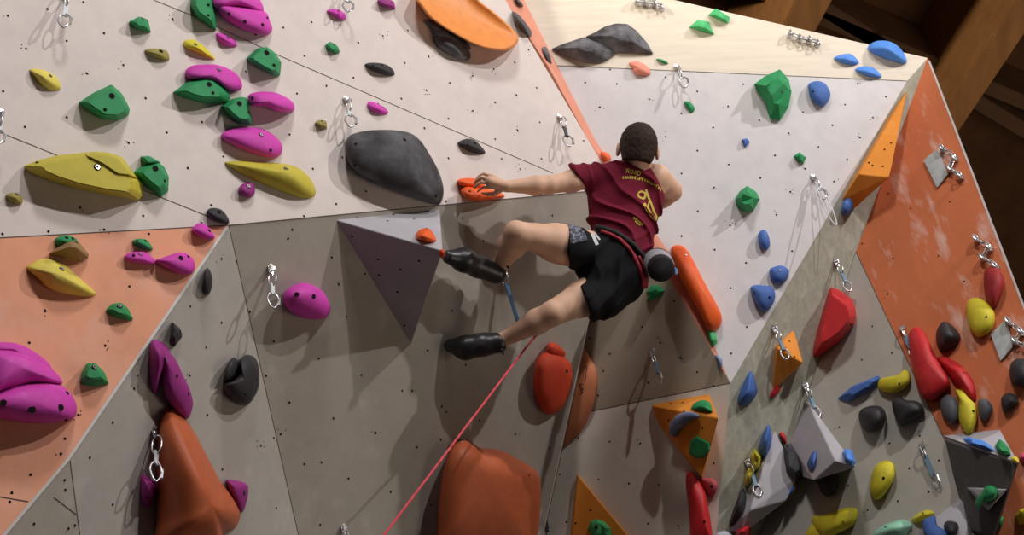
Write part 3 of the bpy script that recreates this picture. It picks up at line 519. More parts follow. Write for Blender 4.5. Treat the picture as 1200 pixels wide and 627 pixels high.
# ---- far right orange panel
hold('E','dred',.10,[(1154,318),(1161,313),(1169,314),(1175,322),(1177,333),(1172,348),(1164,361),(1156,352),(1153,335)],'dark red hold at the right, under a chain anchor','r',group=RD)
hold('E','yellow',.09,[(1134,354),(1143.8,349),(1159,356),(1166,371),(1162,386.4),(1149,395),(1138.7,389),(1133,371)],'yellow wrinkled hold on the right orange panel','r',group=YL,holes=[(1156,371.5,.007)])
hold('E','black',.10,[(1097,390),(1101,381),(1107,376.5),(1118,383),(1126,395.7),(1119,406),(1105,413.5),(1098,405)],'black hold directly above the two red petals','s',group=BK)
hold('E','red',.08,[(1098,420),(1107,417.5),(1117,422),(1128,430),(1139,444),(1144,460),(1143,471),(1133,465),(1121,454),(1108.5,436)],'dark red petal hold, right of the pair','s',group=RD,holes=[(1129,437,.006)])
hold('E','red',.12,[(1065,392),(1070,384.5),(1076,383.5),(1085.5,393),(1095.7,416),(1105,432),(1112.5,446),(1111,455),(1098,467),(1089,470),(1078,462),(1069,431),(1065,406)],'big bright red petal hold, left of the pair','r',peak=(1085,425),group=RD,bolt=[(1100,419.5,.006)])
hold('E','slate',.07,[(1102,470),(1106,464.5),(1113,462.5),(1121,469),(1124.5,482),(1121,494),(1115,497),(1106,489),(1102,479)],'dark grey oval hold left of the yellow drop on the right orange panel','r',group=BK)
hold('E','yellow',.08,a(1060,360,[(235,380),(268,383),(295,415),(325,450),(332,515),(310,575),(282,580),(250,520),(247,470),(250,430)]),'bright yellow drop-shaped hold on the right orange panel','r',group=YL,holes=[(1140.5,482,.007)])
hold('E','slate',.07,[(1145.5,472),(1150,467.5),(1157,468.5),(1163,476),(1162,485),(1154.4,493),(1148,488)],'dark grey hold right of the yellow drop','r',group=BK)
hold('E','black',.11,[(1183.5,431),(1187,423),(1195,420),(1206,422),(1210,438),(1203,452),(1190,452),(1184,445)],'black hold cut by the right edge, below the second metal plate','r',group=BK)
hold('E','black',.07,[(1173,469),(1177,462),(1184,460.5),(1192,465),(1192.5,473),(1184,478),(1176,482)],'small black hold below left of the one at the right edge','r',group=BK)
hold('E','hotpink',.06,[(1194,537),(1198,531),(1206,530),(1210,537),(1204,542),(1197,541)],'hot pink hold at the right edge beside the dark wedge','s',group=PK)
hold('E','yellow',.06,[(1190,604),(1194,597),(1202,595),(1210,603),(1206,614),(1194,615)],'small yellow hold at the lower right corner','f',rough=.2,group=YL)
hold('E','green',.05,[(1168,612),(1172,605),(1176,607),(1174,617),(1169,622)],'thin green hold at the right edge of the dark wedge','s',group=GN)
# crescent on the orange pyramid: a bent tapering tube
def tube(pts, radii, seg=10, closed=False):
    P_ = [Vector(q) for q in pts]; n = len(P_); rows = []; verts = []; faces = []
    up = None
    for i in range(n):
        t = (P_[(i + 1) % n] - P_[i - 1]) if closed else (P_[min(i + 1, n - 1)] - P_[max(i - 1, 0)])
        t.normalize()
        if up is None:
            up = t.orthogonal().normalized()
        up = (up - t * up.dot(t)).normalized(); s = t.cross(up)
        r = radii[i] if hasattr(radii, '__len__') else radii
        rows.append(len(verts))
        for k in range(seg):
            a_ = 2 * math.pi * k / seg; verts.append(P_[i] + up * (r * math.cos(a_)) + s * (r * math.sin(a_)))
    m = n if closed else n - 1
    for i in range(m):
        a0, b0 = rows[i], rows[(i + 1) % n]
        for k in range(seg): faces.append([a0 + k, a0 + (k + 1) % seg, b0 + (k + 1) % seg, b0 + k])
    if not closed:
        faces.append([rows[0] + k for k in range(seg)][::-1]); faces.append([rows[-1] + k for k in range(seg)])
    return verts, faces
pl = FAC['V7f']
cpts = [(819,488),(813,487),(805,488.5),(797,493),(791,500),(789,507),(791,513)]
cr_ = [.008,.018,.03,.036,.034,.024,.008]
w3 = [W(hit(x, y, pl, .02)) for x, y in cpts]; org = w3[3].copy()
sp = []; rr = []
for i in range(len(w3) - 1):
    for s in range(4):
        t = s / 4; sp.append(w3[i].lerp(w3[i + 1], t) - org); rr.append(cr_[i] * (1 - t) + cr_[i + 1] * t)
v_, f_ = tube(sp, rr, 12)
o = link('climbing_hold', mesh_from('climbing_hold', v_, f_, [HM['bluegrey']], smooth=True), loc=org)
tag(o, 'blue grey crescent hold on the front of the orange pyramid volume', 'climbing hold', BL)
# ------------------------------------------------------------------ quickdraws, anchors, rope
mSteel = mat('polished_steel', (205, 205, 208), rough=0.3, metal=0.85, var=0.05, bump=0)
mSlingW = mat('white_sling', (214, 220, 222), rough=0.8, var=0.05, bump=0.1)
mSlingB = mat('blue_sling', (86, 132, 178), rough=0.8, var=0.08, bump=0.1)
mSlingT = mat('teal_grey_sling', (112, 140, 162), rough=0.8, var=0.08, bump=0.1)
mSlingD = mat('dark_sling', (70, 74, 78), rough=0.8, var=0.08, bump=0.1)
DOWN = Vector((0, 0, -1))
def ring_pts(c, ax, ay, rx, ry, n=20, dshape=0.0):
    out = []
    for i in range(n):
        t = 2 * math.pi * i / n; x = math.cos(t); y = math.sin(t)
        out.append(c + ax * (rx * x * (1 - dshape * (y > 0) * y * .35)) + ay * (ry * y))
    return out
def quickdraw(f, x, y, label, mS, sling=.11, biner=.10, swing=(0, 0), loop=False, group='quickdraws hanging on the walls', lift=.02, to=None):
    pl = FAC[f]; n = WV(pl[0]); b = W(hit(x, y, pl)); e = bpy.data.objects.new('quickdraw', None); C.objects.link(e); e.location = b
    e.empty_display_size = .05; tag(e, label, 'quickdraw', group)
    side = n.cross(DOWN).normalized(); dn = DOWN.copy()
    if to is not None:
        dn = (W(P(*to)) - (b + n * .035)).normalized(); side = n.cross(dn).normalized(); fwd = side.cross(dn)
    fwd = Vector((n.x, n.y, 0)).normalized() if to is None else fwd
    ip = -(n - n.dot(DOWN) * DOWN) ; inpl = (DOWN - n * DOWN.dot(n)).normalized()
    # hanger plate with bolt head
    bm = bmesh.new(); V = []
    prof = [(-.016, -.018), (.016, -.018), (.019, .0), (.013, .03), (-.013, .03), (-.019, .0)]
    s2 = n.cross(inpl)
    for z in (0.001, .005):
        V.append([bm.verts.new(s2 * px + inpl * py + n * (z + (max(0, py) * .75))) for px, py in prof])
    k = len(prof)
    bm.faces.new(V[0][::-1]); bm.faces.new(V[1])
    for i in range(k): bm.faces.new((V[0][i], V[0][(i + 1) % k], V[1][(i + 1) % k], V[1][i]))
    ob = link('hanger', bm_mesh('hanger', bm, [mSteel]), parent=e); bm.free()
    v, fcs = tube([n * .003, n * .016], .0095, 6); link('bolt_head', mesh_from('bolt_head', v, fcs, [mSteel]), parent=e)
    top = n * .03 + inpl * .022
    c1 = top + dn * (biner * .5 - .008)
    v, fcs = tube(ring_pts(c1, fwd, dn, biner * .24, biner * .5), .0042, 8, True)
    link('carabiner', mesh_from('carabiner', v, fcs, [mSteel], smooth=True), parent=e)
    s0 = c1 + dn * (biner * .5 - .012); s1 = s0 + dn * sling
    verts = []; faces = []
    m = 6
    for i in range(m + 1):
        t = i / m; wd = .011 + .002 * abs(2 * t - 1); c = s0.lerp(s1, t)
        for sx, sy in ((-1, -1), (1, -1), (1, 1), (-1, 1)): verts.append(c + side * (sx * wd) + fwd * (sy * .0035))
    for i in range(m):
        for q in range(4): faces.append([i * 4 + q, i * 4 + (q + 1) % 4, i * 4 + 4 + (q + 1) % 4, i * 4 + 4 + q])
    faces += [[3, 2, 1, 0], [m * 4, m * 4 + 1, m * 4 + 2, m * 4 + 3]]
    link('sling', mesh_from('sling', verts, faces, [mS]), parent=e)
    c2 = s1 + dn * (biner * .5 - .012)
    sd2 = (side * .85 + fwd * .5).normalized()
    v, fcs = tube(ring_pts(c2, sd2, dn, biner * .27, biner * .52, dshape=1.0), .0046, 8, True)
    cb = link('carabiner', mesh_from('carabiner', v, fcs, [mSteel], smooth=True), parent=e)
    v, fcs = tube([c2 + sd2 * (biner * .30) - dn * biner * .2, c2 + sd2 * (biner * .27) + dn * biner * .28], .0062, 6)
    link('gate', mesh_from('gate', v, fcs, [mSteel]), parent=cb)
    if loop:   # long thin loop hanging below
        v, fcs = tube(ring_pts(top + dn * .22, side, dn, .022, .2, 26), .0035, 6, True)
        link('loop', mesh_from('loop', v, fcs, [mSlingW], smooth=True), parent=e)
    return e
quickdraw('I', 317, 314, 'white quickdraw hanging on the shaded grey panel, above left of the round magenta hold', mSlingW, .07, .10)
quickdraw('J', 765, 412, 'quickdraw on the brownish triangular panel right of the climber\'s knee', mSlingT, .085, .085)
quickdraw('D1', 907, 385, 'quickdraw hanging in front of the small orange pyramid volume', mSlingT, .085, .082)
quickdraw('D1', 943, 452, 'quickdraw whose end hangs over the tip of the tall grey pyramid', mSlingT, .085, .082)
quickdraw('D1', 875, 541, 'quickdraw hanging over the grey block volume', mSlingT, .085, .082)
quickdraw('D1', 979, 307, 'quickdraw just above the large red triangular hold', mSlingT, .085, .085)
quickdraw('E', 1058, 385, 'quickdraw hanging over the bright red petal hold', mSlingT, .085, .082)
quickdraw('D2', 1081, 522, 'quickdraw right of the upright yellow egg-shaped hold', mSlingT, .13, .09)
quickdraw('A', 405, 117, 'white quickdraw above the huge black dome hold', mSlingW, .05, .10)
quickdraw('A', 655, 138, 'quickdraw on the beige panel left of the climber\'s head', mSlingD, .09, .10)
quickdraw('A', 0, 132, 'quickdraw cut by the left edge of the photo', mSlingW, .05, .10)
quickdraw('A', 77, -6, 'quickdraw cut by the top edge, left one of two', mSlingW, .09, .10)
quickdraw('A', 402, -16, 'quickdraw cut by the top edge, right one of two', mSlingW, .07, .10)
quickdraw('B', 793, 79, 'quickdraw with a loop below the plywood seam', mSlingW, .03, .10, loop=False)
quickdraw('B', 953, 208, 'quickdraw with a long thin hanging loop on the light panel', mSlingW, .04, .09, loop=True)
quickdraw('H', 180, 507, 'quickdraw at the left edge of the giant orange horn', mSlingW, .07, .10)
quickdraw('I', 402, 618, 'quickdraw at the bottom edge left of the rope', mSlingD, .07, .10)
quickdraw('K', 637, 588, 'dark quickdraw beside the giant orange hold at the bottom', mSlingD, .12, .10)
CLIP = P(619, 404, 8.12)
qb = quickdraw('I', 586, 312, 'blue quickdraw hanging behind the climber\'s calf, clipped to the rope', mSlingB, .25, .10, to=(619, 404, 8.12))
# chained anchors
def chain_anchor(f, bolts, label, plate=None):
    pl = FAC[f]; n = WV(pl[0]); b0 = W(hit(*bolts[0], pl)); e = bpy.data.objects.new('chain_anchor', None); C.objects.link(e); e.location = b0
    tag(e, label, 'chain anchor', 'chain anchors')
    if plate:
        vs = [W(hit(x, y, pl, .004)) - b0 for x, y in plate]; v2 = [v + n * .012 for v in vs]
        link('plate', mesh_from('plate', vs + v2, [[3, 2, 1, 0], [4, 5, 6, 7]] + [[i, (i + 1) % 4, (i + 1) % 4 + 4, i + 4] for i in range(4)], [mat('galvanised_plate', (165, 172, 172), rough=.6, var=.2, vscale=8, metal=.2, bump=.05, chalk=.4, cs=9)]), parent=e)
    ws = [W(hit(x, y, pl, .035)) - b0 for x, y in bolts]
    for k_, q in enumerate(ws):
        v, fcs = tube([q - n * .035, q - n * .01], .018, 6); link('bolt_head', mesh_from('bolt_head', v, fcs, [mSteel]), parent=e)
        t1 = n.orthogonal().normalized(); t2 = n.cross(t1)
        v, fcs = tube(ring_pts(q, (n + t1 * .4).normalized(), DOWN, .022, .028), .007, 8, True); link('ring', mesh_from('ring', v, fcs, [mSteel], smooth=True), parent=e)
    for q0, q1 in zip(ws, ws[1:]):
        L_ = (q1 - q0).length; m = max(1, int(L_ / .038)); d = (q1 - q0).normalized(); s = d.cross(n).normalized(); u_ = d.cross(s)
        for i in range(m):
            c = q0.lerp(q1, (i + .5) / m)
            v, fcs = tube(ring_pts(c, (s if i % 2 else u_), d, .012, .5 * L_ / m + .008, 14), .0045, 6, True)
            link('chain_link', mesh_from('chain_link', v, fcs, [mSteel], smooth=True), parent=e)
    return e
chain_anchor('E', [(1103.7,173),(1118,184),(1113,197),(1124.7,205)], 'chain anchor beside the upper diamond-shaped metal plate', [(1083.3,189),(1099,176),(1112,205),(1099,221)])
chain_anchor('E', [(1181,376),(1196,388),(1189,399),(1204,407)], 'chain anchor beside the lower diamond-shaped metal plate at the right edge', [(1162,393),(1180,375),(1188,407),(1173.5,424)])
chain_anchor('E', [(1143.5,279),(1158.5,289),(1151,301),(1166,311)], 'chain anchor without a plate above the dark red hold')
chain_anchor('C', [(747,1),(757,2),(768,3),(776,8)], 'chain anchor on the plywood at the top edge')
chain_anchor('C', [(927,39),(938,44),(949,46),(959,50)], 'chain anchor on the plywood near the roof beam')
# ------------------------------------------------------------------ signed-distance modelling for the climber
def sminf(a_, b_, k):
    h = np.clip(0.5 + 0.5 * (b_ - a_) / k, 0, 1); return b_ * (1 - h) + a_ * h - k * h * (1 - h)
class Field:
    def __init__(s, lo, hi, res):
        s.lo = np.array(lo, float); s.res = res; s.n = np.ceil((np.array(hi) - s.lo) / res).astype(int) + 1
        s.F = np.full(s.n, 1.0, np.float32); s.ax = [s.lo[i] + res * np.arange(s.n[i]) for i in range(3)]
    def sub(s, lo, hi, pad):
        i0 = np.maximum(0, np.floor((np.array(lo) - pad - s.lo) / s.res).astype(int)); i1 = np.minimum(s.n, np.ceil((np.array(hi) + pad - s.lo) / s.res).astype(int) + 1)
        sl = tuple(slice(a_, b_) for a_, b_ in zip(i0, i1))
        g = np.meshgrid(*[s.ax[i][sl[i]] for i in range(3)], indexing='ij', sparse=True); return sl, g
    def cap(s, a_, b_, ra, rb, k=.02, cut=False, squash=None):
        a_ = np.array(a_, float); b_ = np.array(b_, float); r = max(ra, rb)
        sl, (x, y, z) = s.sub(np.minimum(a_, b_) - r, np.maximum(a_, b_) + r, k + .03)
        d = b_ - a_; L2 = max(d @ d, 1e-9); t = np.clip(((x - a_[0]) * d[0] + (y - a_[1]) * d[1] + (z - a_[2]) * d[2]) / L2, 0, 1)
        q = np.sqrt((x - a_[0] - t * d[0]) ** 2 + (y - a_[1] - t * d[1]) ** 2 + (z - a_[2] - t * d[2]) ** 2) - (ra + (rb - ra) * t)
        s.F[sl] = sminf(s.F[sl], q.astype(np.float32), k)
    def ell(s, c, r, k=.02, R=None, cut=False):
        c = np.array(c, float); r = np.array(r, float); m = r.max()
        sl, (x, y, z) = s.sub(c - m, c + m, k + .03)
        X_, Y_, Z_ = x - c[0], y - c[1], z - c[2]
        if R is not None:
            X_, Y_, Z_ = [R[i][0] * X_ + R[i][1] * Y_ + R[i][2] * Z_ for i in range(3)]
        k0 = np.sqrt((X_ / r[0]) ** 2 + (Y_ / r[1]) ** 2 + (Z_ / r[2]) ** 2); k1 = np.sqrt((X_ / r[0] ** 2) ** 2 + (Y_ / r[1] ** 2) ** 2 + (Z_ / r[2] ** 2) ** 2) + 1e-9
        q = (k0 * (k0 - 1) / k1).astype(np.float32)
        if cut: s.F[sl] = -sminf(-s.F[sl], q, k)
        else: s.F[sl] = sminf(s.F[sl], q, k)
    def grid(s): return np.meshgrid(*s.ax, indexing='ij', sparse=True)
    def halfspace(s, pnt, n, k=.004):   # keeps the side where (x-p).n < 0
        n = np.array(n, float); n /= np.linalg.norm(n); x, y, z = s.grid()
        q = ((x - pnt[0]) * n[0] + (y - pnt[1]) * n[1] + (z - pnt[2]) * n[2]).astype(np.float32)
        s.F = -sminf(-s.F, -q, k)
def surface_nets(fl):
    F = fl.F; ins = F < 0; n = F.shape
    c = np.zeros((n[0] - 1, n[1] - 1, n[2] - 1), np.int8)
    for dx in (0, 1):
        for dy in (0, 1):
            for dz in (0, 1): c += ins[dx:n[0] - 1 + dx, dy:n[1] - 1 + dy, dz:n[2] - 1 + dz]
    act = np.argwhere((c > 0) & (c < 8)); idx = -np.ones(c.shape, np.int64); idx[tuple(act.T)] = np.arange(len(act))
    acc = np.zeros((len(act), 3)); cnt = np.zeros(len(act))
    for ax in range(3):
        o1, o2 = [i for i in range(3) if i != ax]
        for u_ in (0, 1):
            for v_ in (0, 1):
                p0 = act.copy(); p0[:, o1] += u_; p0[:, o2] += v_; p1 = p0.copy(); p1[:, ax] += 1
                f0 = F[tuple(p0.T)]; f1 = F[tuple(p1.T)]; m = (f0 < 0) != (f1 < 0)
                t = np.where(m, f0 / np.where(m, f0 - f1, 1), 0); q = (p0 - act).astype(float); q[:, ax] += t
                acc[m] += q[m]; cnt[m] += 1
    V = (act + acc / cnt[:, None]) * fl.res + fl.lo
    faces = []
    for ax in range(3):
        o1, o2 = (ax + 1) % 3, (ax + 2) % 3
        s0 = [slice(None)] * 3; s1 = [slice(None)] * 3; s0[ax] = slice(0, -1); s1[ax] = slice(1, None)
        for o_ in (o1, o2): s0[o_] = slice(1, -1); s1[o_] = slice(1, -1)
        a_ = ins[tuple(s0)]; b_ = ins[tuple(s1)]; e = np.argwhere(a_ != b_)
        if not len(e): continue
        fl_ = a_[tuple(e.T)]
        e = e.copy(); e[:, o1] += 1; e[:, o2] += 1
        q = []
        for u_, v_ in ((0, 0), (1, 0), (1, 1), (0, 1)):
            p_ = e.copy(); p_[:, o1] -= u_; p_[:, o2] -= v_; q.append(idx[tuple(p_.T)])
        q = np.array(q).T; q[~fl_] = q[~fl_][:, ::-1]; faces.append(q)
    return V, np.concatenate(faces)
def field_object(name, fl, m, parent, org, smooth_it=2):
    V, Fc = surface_nets(fl); Vw = V @ M.T + OFF - np.array(org)
    o = link(name, mesh_from(name, Vw, Fc[:, ::-1].tolist(), [m], smooth=True), parent=parent)
    bm = bmesh.new(); bm.from_mesh(o.data); bmesh.ops.recalc_face_normals(bm, faces=bm.faces)
    for _ in range(smooth_it): bmesh.ops.smooth_vert(bm, verts=bm.verts, factor=.5, use_axis_x=True, use_axis_y=True, use_axis_z=True)
    bm.to_mesh(o.data); bm.free(); return o
mSkin = mat('skin', (220, 178, 150), rough=.55, var=.05, vscale=12, bump=.05, bscale=200, spec=.35)
MATS['skin'].node_tree.nodes['Principled BSDF'].inputs['Subsurface Weight'].default_value = 0.06
mShirt = mat('maroon_cotton', (112, 28, 48), rough=.9, var=.06, bump=.15, bscale=400, spec=.15)
mShort = mat('black_shorts_cloth', (22, 22, 25), rough=.85, var=.15, bump=.15, bscale=300, spec=.2)
mShoe = mat('black_rubber_shoe', (34, 34, 37), rough=.36, var=.2, chalk=.35, chalk_col=(110, 112, 118), cs=10, bump=.05)
mHair = mat('short_brown_hair', (52, 40, 32), rough=.75, var=.3, vscale=60, bump=.8, bscale=160, spec=.2)
mBelt = mat('black_webbing', (24, 23, 25), rough=.8, var=.1, bump=.1)
mRedW = mat('dark_red_webbing', (150, 34, 48), rough=.8, var=.1, bump=.1)
mYel = mat('yellow_print', (206, 182, 74), rough=.8, var=.15, bump=0)
mCuff = mat('grey_patterned_cloth', (70, 74, 86), rough=.85, chalk=.9, chalk_col=(150, 154, 170), cs=55, clo=.52, chi=.6, var=.2, bump=.05)
person = bpy.data.objects.new('person', None); C.objects.link(person)
PORG = W(P(722, 300, 8.2)); person.location = PORG
tag(person, 'climber in maroon shirt and black shorts stretched across the arete, seen from behind', 'person')
LO = P(500, 130, 8.2) ; LO = np.array([-.50, -.86, 7.55]); HI = np.array([.95, .52, 9.15])
RES = .0055
shL = P(696, 208, 8.34); elL = P(642, 217, 8.17); wrL = P(594, 218.5, 8.08)
shR = P(769, 209, 8.42); elR = P(788, 224, 8.62); wrR = P(757, 250, 8.74)
hipL = P(696, 296, 8.2); kneeL = P(605, 273, 7.93); ankL = P(586, 311, 8.12)
hipR = P(712, 335, 8.18); kneeR = P(648, 367, 7.97); ankR = P(590, 398, 8.07)
def torso(f, g=0.0, k=.05):
    f.cap(P(706, 216, 8.36), P(714, 284, 8.24), .078 + g, .082 + g, k); f.cap(P(762, 218, 8.42), P(742, 292, 8.28), .078 + g, .082 + g, k)
    f.cap(P(734, 208, 8.38), P(730, 300, 8.25), .095 + g, .105 + g, k)
    f.cap(P(700, 209, 8.35), P(766, 211, 8.42), .06 + g, .06 + g, k)
def pelvis(f, g=0.0, k=.05):
    f.ell(P(716, 312, 8.22), (.155 + g, .13 + g, .125 + g), k); f.ell(P(706, 322, 8.15), (.09 + g, .10 + g, .09 + g), k); f.ell(P(732, 326, 8.17), (.09 + g, .095 + g, .09 + g), k)
fb = Field(LO, HI, RES)
torso(fb); pelvis(fb)
# neck, head with brow, nose, jaw, ears (the face looks at the wall)
fb.cap(P(737, 206, 8.38), P(745, 184, 8.40), .058, .054, .03)
HC = P(747.5, 177.5, 8.37); hu = np.array([.12, -.93, .32]); hu /= np.linalg.norm(hu); hf = np.array([.03, .30, .94]); hf -= hu * (hf @ hu); hf /= np.linalg.norm(hf); hr = np.cross(hu, hf)
RH = [hr, hu, hf]
HS = 1.2
def HP(r_, u_, f_): return HC + (hr * r_ + hu * u_ + hf * f_) * HS
fb.ell(HP(0, .02, -.01), (0.0936, 0.1176, 0.1164), .02, RH)
fb.ell(HP(0, -.055, .035), (0.0672, 0.0720, 0.0780), .03, RH)        # jaw
fb.ell(HP(0, -.095, .07), (0.0264, 0.0216, 0.0240), .02, RH)         # chin
fb.cap(HP(0, .015, .085), HP(0, -.025, .108), 0.0132, 0.0168, .012)   # nose
fb.cap(HP(-.035, .03, .078), HP(.035, .03, .078), 0.0144, 0.0144, .015)   # brow
fb.cap(HP(-.018, -.06, .09), HP(.018, -.06, .09), 0.0096, 0.0096, .008)   # lips
for s_ in (-1, 1):
    fb.ell(HP(s_ * .03, .012, .092), (0.0168, 0.0120, 0.0120), .008, RH, cut=True)
    fb.ell(HP(s_ * .090, -.004, -.008), (0.0132, 0.0408, 0.0264), .008, RH)
    fb.ell(HP(s_ * .101, 0, -.004), (0.0072, 0.0216, 0.0132), .005, RH, cut=True)
# arms
def arm(f, a_, b_, c_):
    f.cap(a_, a_ + (b_ - a_) * .95, .060, .049, .03); m_ = a_ + (b_ - a_) * .5
    f.ell(m_, (.058, .056, .056), .03); f.ell(a_, (.066, .064, .062), .04)
    f.cap(b_, b_ + (c_ - b_) * .3, .048, .051, .02); f.cap(b_ + (c_ - b_) * .3, c_, .050, .030, .02)
arm(fb, shL, elL, wrL); arm(fb, shR, elR, wrR); fb.cap(shR + np.array([.0, -.012, .0]), elR, .062, .052, .03)
fb.cap(elL + np.array([0, -.012, 0]), elL + (wrL - elL) * .55 + np.array([0, -.014, -.01]), .026, .022, .012)
# hands: palm, four fingers of three segments, thumb
def hand(f, wr, kn, pips, dips, tips, thumb, r=.0085):
    f.cap(wr, (np.array(kn[1]) + kn[2]) / 2, .026, .024, .015)
    for a_ in kn: f.cap(wr + (np.array(a_) - wr) * .35, a_, .016, .0125, .012)
    for i in range(4):
        q = r * (1, 1.05, 1, .85)[i]
        f.cap(kn[i], pips[i], q * 1.25, q * 1.12, .004); f.cap(pips[i], dips[i], q * 1.1, q, .003); f.cap(dips[i], tips[i], q, q * .85, .003)
    for a_, b_, r0, r1 in zip(thumb, thumb[1:], (.018, .0125, .011), (.0135, .011, .009)): f.cap(a_, b_, r0, r1, .006)
zz = 8.06
hand(fb, wrL, [P(576, 206, zz), P(574, 210.5, zz - .01), P(574, 215, zz - .01), P(576, 219.5, zz)],
     [P(567, 203.5, zz), P(564.5, 208, zz - .012), P(564.5, 213.5, zz - .012), P(567, 219.5, zz - .005)],
     [P(561.5, 206.5, zz + .01), P(558.5, 211.5, zz + .002), P(559, 217, zz), P(562, 222.5, zz)],
     [P(558.5, 210, zz + .03), P(555.5, 215.5, zz + .02), P(556, 220.5, zz + .02), P(559.5, 225, zz + .02)],
     [P(588, 221, zz + .01), P(580, 227, zz + .02), P(572, 227.5, zz + .035), P(565, 226, zz + .05)])
d_ = P(741, 262, 8.76)
hand(fb, wrR, [P(748, 254, 8.74), P(746, 258, 8.73), P(746, 262, 8.74), P(748, 266, 8.75)],
     [P(739, 252, 8.73), P(736, 257, 8.72), P(736, 262, 8.73), P(739, 267, 8.74)],
     [P(734, 254, 8.76), P(731, 259, 8.76), P(731, 264, 8.76), P(735, 269, 8.77)],
     [P(732, 257, 8.79), P(729, 262, 8.79), P(729, 266, 8.79), P(733, 271, 8.80)],
     [P(755, 262, 8.75), P(750, 272, 8.77), P(744, 275, 8.79), P(739, 275, 8.80)])
# legs
def lim(a_, b_, t): return a_ + (b_ - a_) * t
fb.cap(hipL, lim(hipL, kneeL, .5), .112, .100, .04); fb.cap(lim(hipL, kneeL, .45), kneeL, .100, .060, .03)
fb.ell(kneeL + np.array([-.004, -.006, -.01]), (.054, .055, .055), .02)
fb.cap(kneeL, lim(kneeL, ankL, .35), .056, .064, .02); fb.cap(lim(kneeL, ankL, .35), ankL, .062, .038, .02)
fb.cap(kneeL + np.array([.035, .03, .01]), lim(kneeL, ankL, .5) + np.array([.042, 0, .0]), .045, .046, .02); fb.cap(lim(kneeL, ankL, .5) + np.array([.03, 0, .0]), ankL, .045, .036, .02)
fb.cap(lim(hipL, kneeL, .35) + np.array([0, .045, 0]), kneeL + np.array([.02, .03, .02]), .03, .018, .012)
fb.cap(hipR, lim(hipR, kneeR, .5), .108, .092, .04); fb.cap(lim(hipR, kneeR, .45), kneeR, .092, .066, .03)
fb.cap(kneeR, lim(kneeR, ankR, .32), .062, .068, .02); fb.cap(lim(kneeR, ankR, .32), ankR, .064, .038, .02)
fb.cap(lim(kneeR, ankR, .12) + np.array([.01, .02, -.02]), lim(kneeR, ankR, .45) + np.array([0, .018, -.015]), .034, .028, .012)
fb.cap(lim(kneeR, ankR, .10) + np.array([.0, -.02, -.015]), lim(kneeR, ankR, .5) + np.array([0, -.012, -.012]), .03, .026, .012)
fb.cap(lim(kneeR, ankR, .75) + np.array([0, .01, -.01]), ankR + np.array([-.01, .012, -.02]), .02, .016, .01)
# feet inside the shoes
footL = [P(581, 320.5, 8.10), P(560, 312, 8.04), P(543, 304.5, 7.96), P(526, 301, 7.88)]
footR = [P(583, 402, 8.06), P(566, 404, 8.05), P(545, 407.5, 8.05), P(528, 405, 8.06)]
for ft, an in ((footL, ankL), (footR, ankR)):
    fb.cap(an, ft[0], .036, .034, .02); fb.cap(ft[0], ft[1], .036, .032, .015); fb.cap(ft[1], ft[2], .032, .038, .015); fb.cap(ft[2], ft[3], .036, .026, .015)
body = field_object('body', fb, mSkin, person, PORG, 2)
# eyes
for s_ in (-1, 1):
    bm = bmesh.new(); bmesh.ops.create_uvsphere(bm, u_segments=12, v_segments=8, radius=.012, matrix=Matrix.Translation(W(HP(s_ * .03, .012, .083)) - PORG))
    link('eye', bm_mesh('eye', bm, [mat('eye_white', (225, 220, 215), rough=.3, bump=0)], smooth=True), parent=person); bm.free()
# hair: cropped cap of the skull, front open
fh = Field(HC - .2, HC + .2, .0045)
fh.ell(HP(0, .024, -.014), (0.1044, 0.1272, 0.1248), .01, RH)
fh.ell(HP(0, -.045, -.045), (0.0792, 0.0720, 0.0660), .03, RH)
fh.halfspace(HP(0, .03, .055), hf + hu * -.15); fh.halfspace(HP(0, -.072, -.06), -hu + hf * .25)
for s_ in (-1, 1): fh.ell(HP(s_ * .095, -.012, .006), (0.0360, 0.0540, 0.0360), .01, RH, cut=True)
fh.ell(HP(0, -.06, .09), (0.1200, 0.1080, 0.1080), .01, RH, cut=True)
x, y, z = fh.grid()
fh.F += (.0016 * np.sin(x * 61 + 3 * np.sin(y * 47 + z * 20)) * np.sin(y * 83 - z * 71 + 2 * np.sin(x * 90)) + np.random.normal(0, .0008, fh.F.shape)).astype(np.float32)
hair = field_object('hair', fh, mHair, person, PORG, 1)
# shirt
fs = Field(P(655, 175, 8.1) * 1.0 - np.array([.02, .02, .15]), P(800, 330, 8.75) + np.array([.02, .05, .1]), .0055)
torso(fs, .017, .05)
fs.cap(shR, lim(shR, elR, .45), .074, .074, .03)
fs.cap(P(738, 207, 8.38), P(742, 197, 8.39), .072, .062, .03)
x, y, z = fs.grid()
def fold(ax_, ay_, az_, fr, ph, am): return am * (1 - np.abs(np.sin((x * ax_ + y * ay_ + z * az_) * fr + ph + 1.3 * np.sin(x * 9 + y * 6) + .8 * np.sin(y * 17 - z * 9)))) ** 2
fs.F += (-fold(.8, -.6, .2, 30, .4, .020) - fold(.35, .95, .2, 26, 1.1, .013) * np.clip((y + .32) * 4, 0, 1) + .006 + .004 * np.sin(x * 23 + y * 14) * np.sin(y * 19)).astype(np.float32)
f9 = Field(fs.lo, fs.lo + (fs.n - 1) * fs.res, fs.res); f9.F = f9.F[:fs.n[0], :fs.n[1], :fs.n[2]]
f9.cap(shL, P(664, 210, 8.25), .078, .084, .03); f9.F = f9.F + (-fold(.8, -.6, .2, 34, .4, .010) + .004).astype(np.float32)
if f9.F.shape != fs.F.shape: print('SHAPE', f9.F.shape, fs.F.shape)
f9.halfspace(P(677, 207, 8.25), np.array([-.80, .60, -.05]))     # left sleeve opening
HEMP, HEMN = P(726, 284, 8.13), np.array([-.42, .90, -.12])
fs.halfspace(P(728, 303, 8.13), HEMN)
fs.F = sminf(fs.F, f9.F, .02)
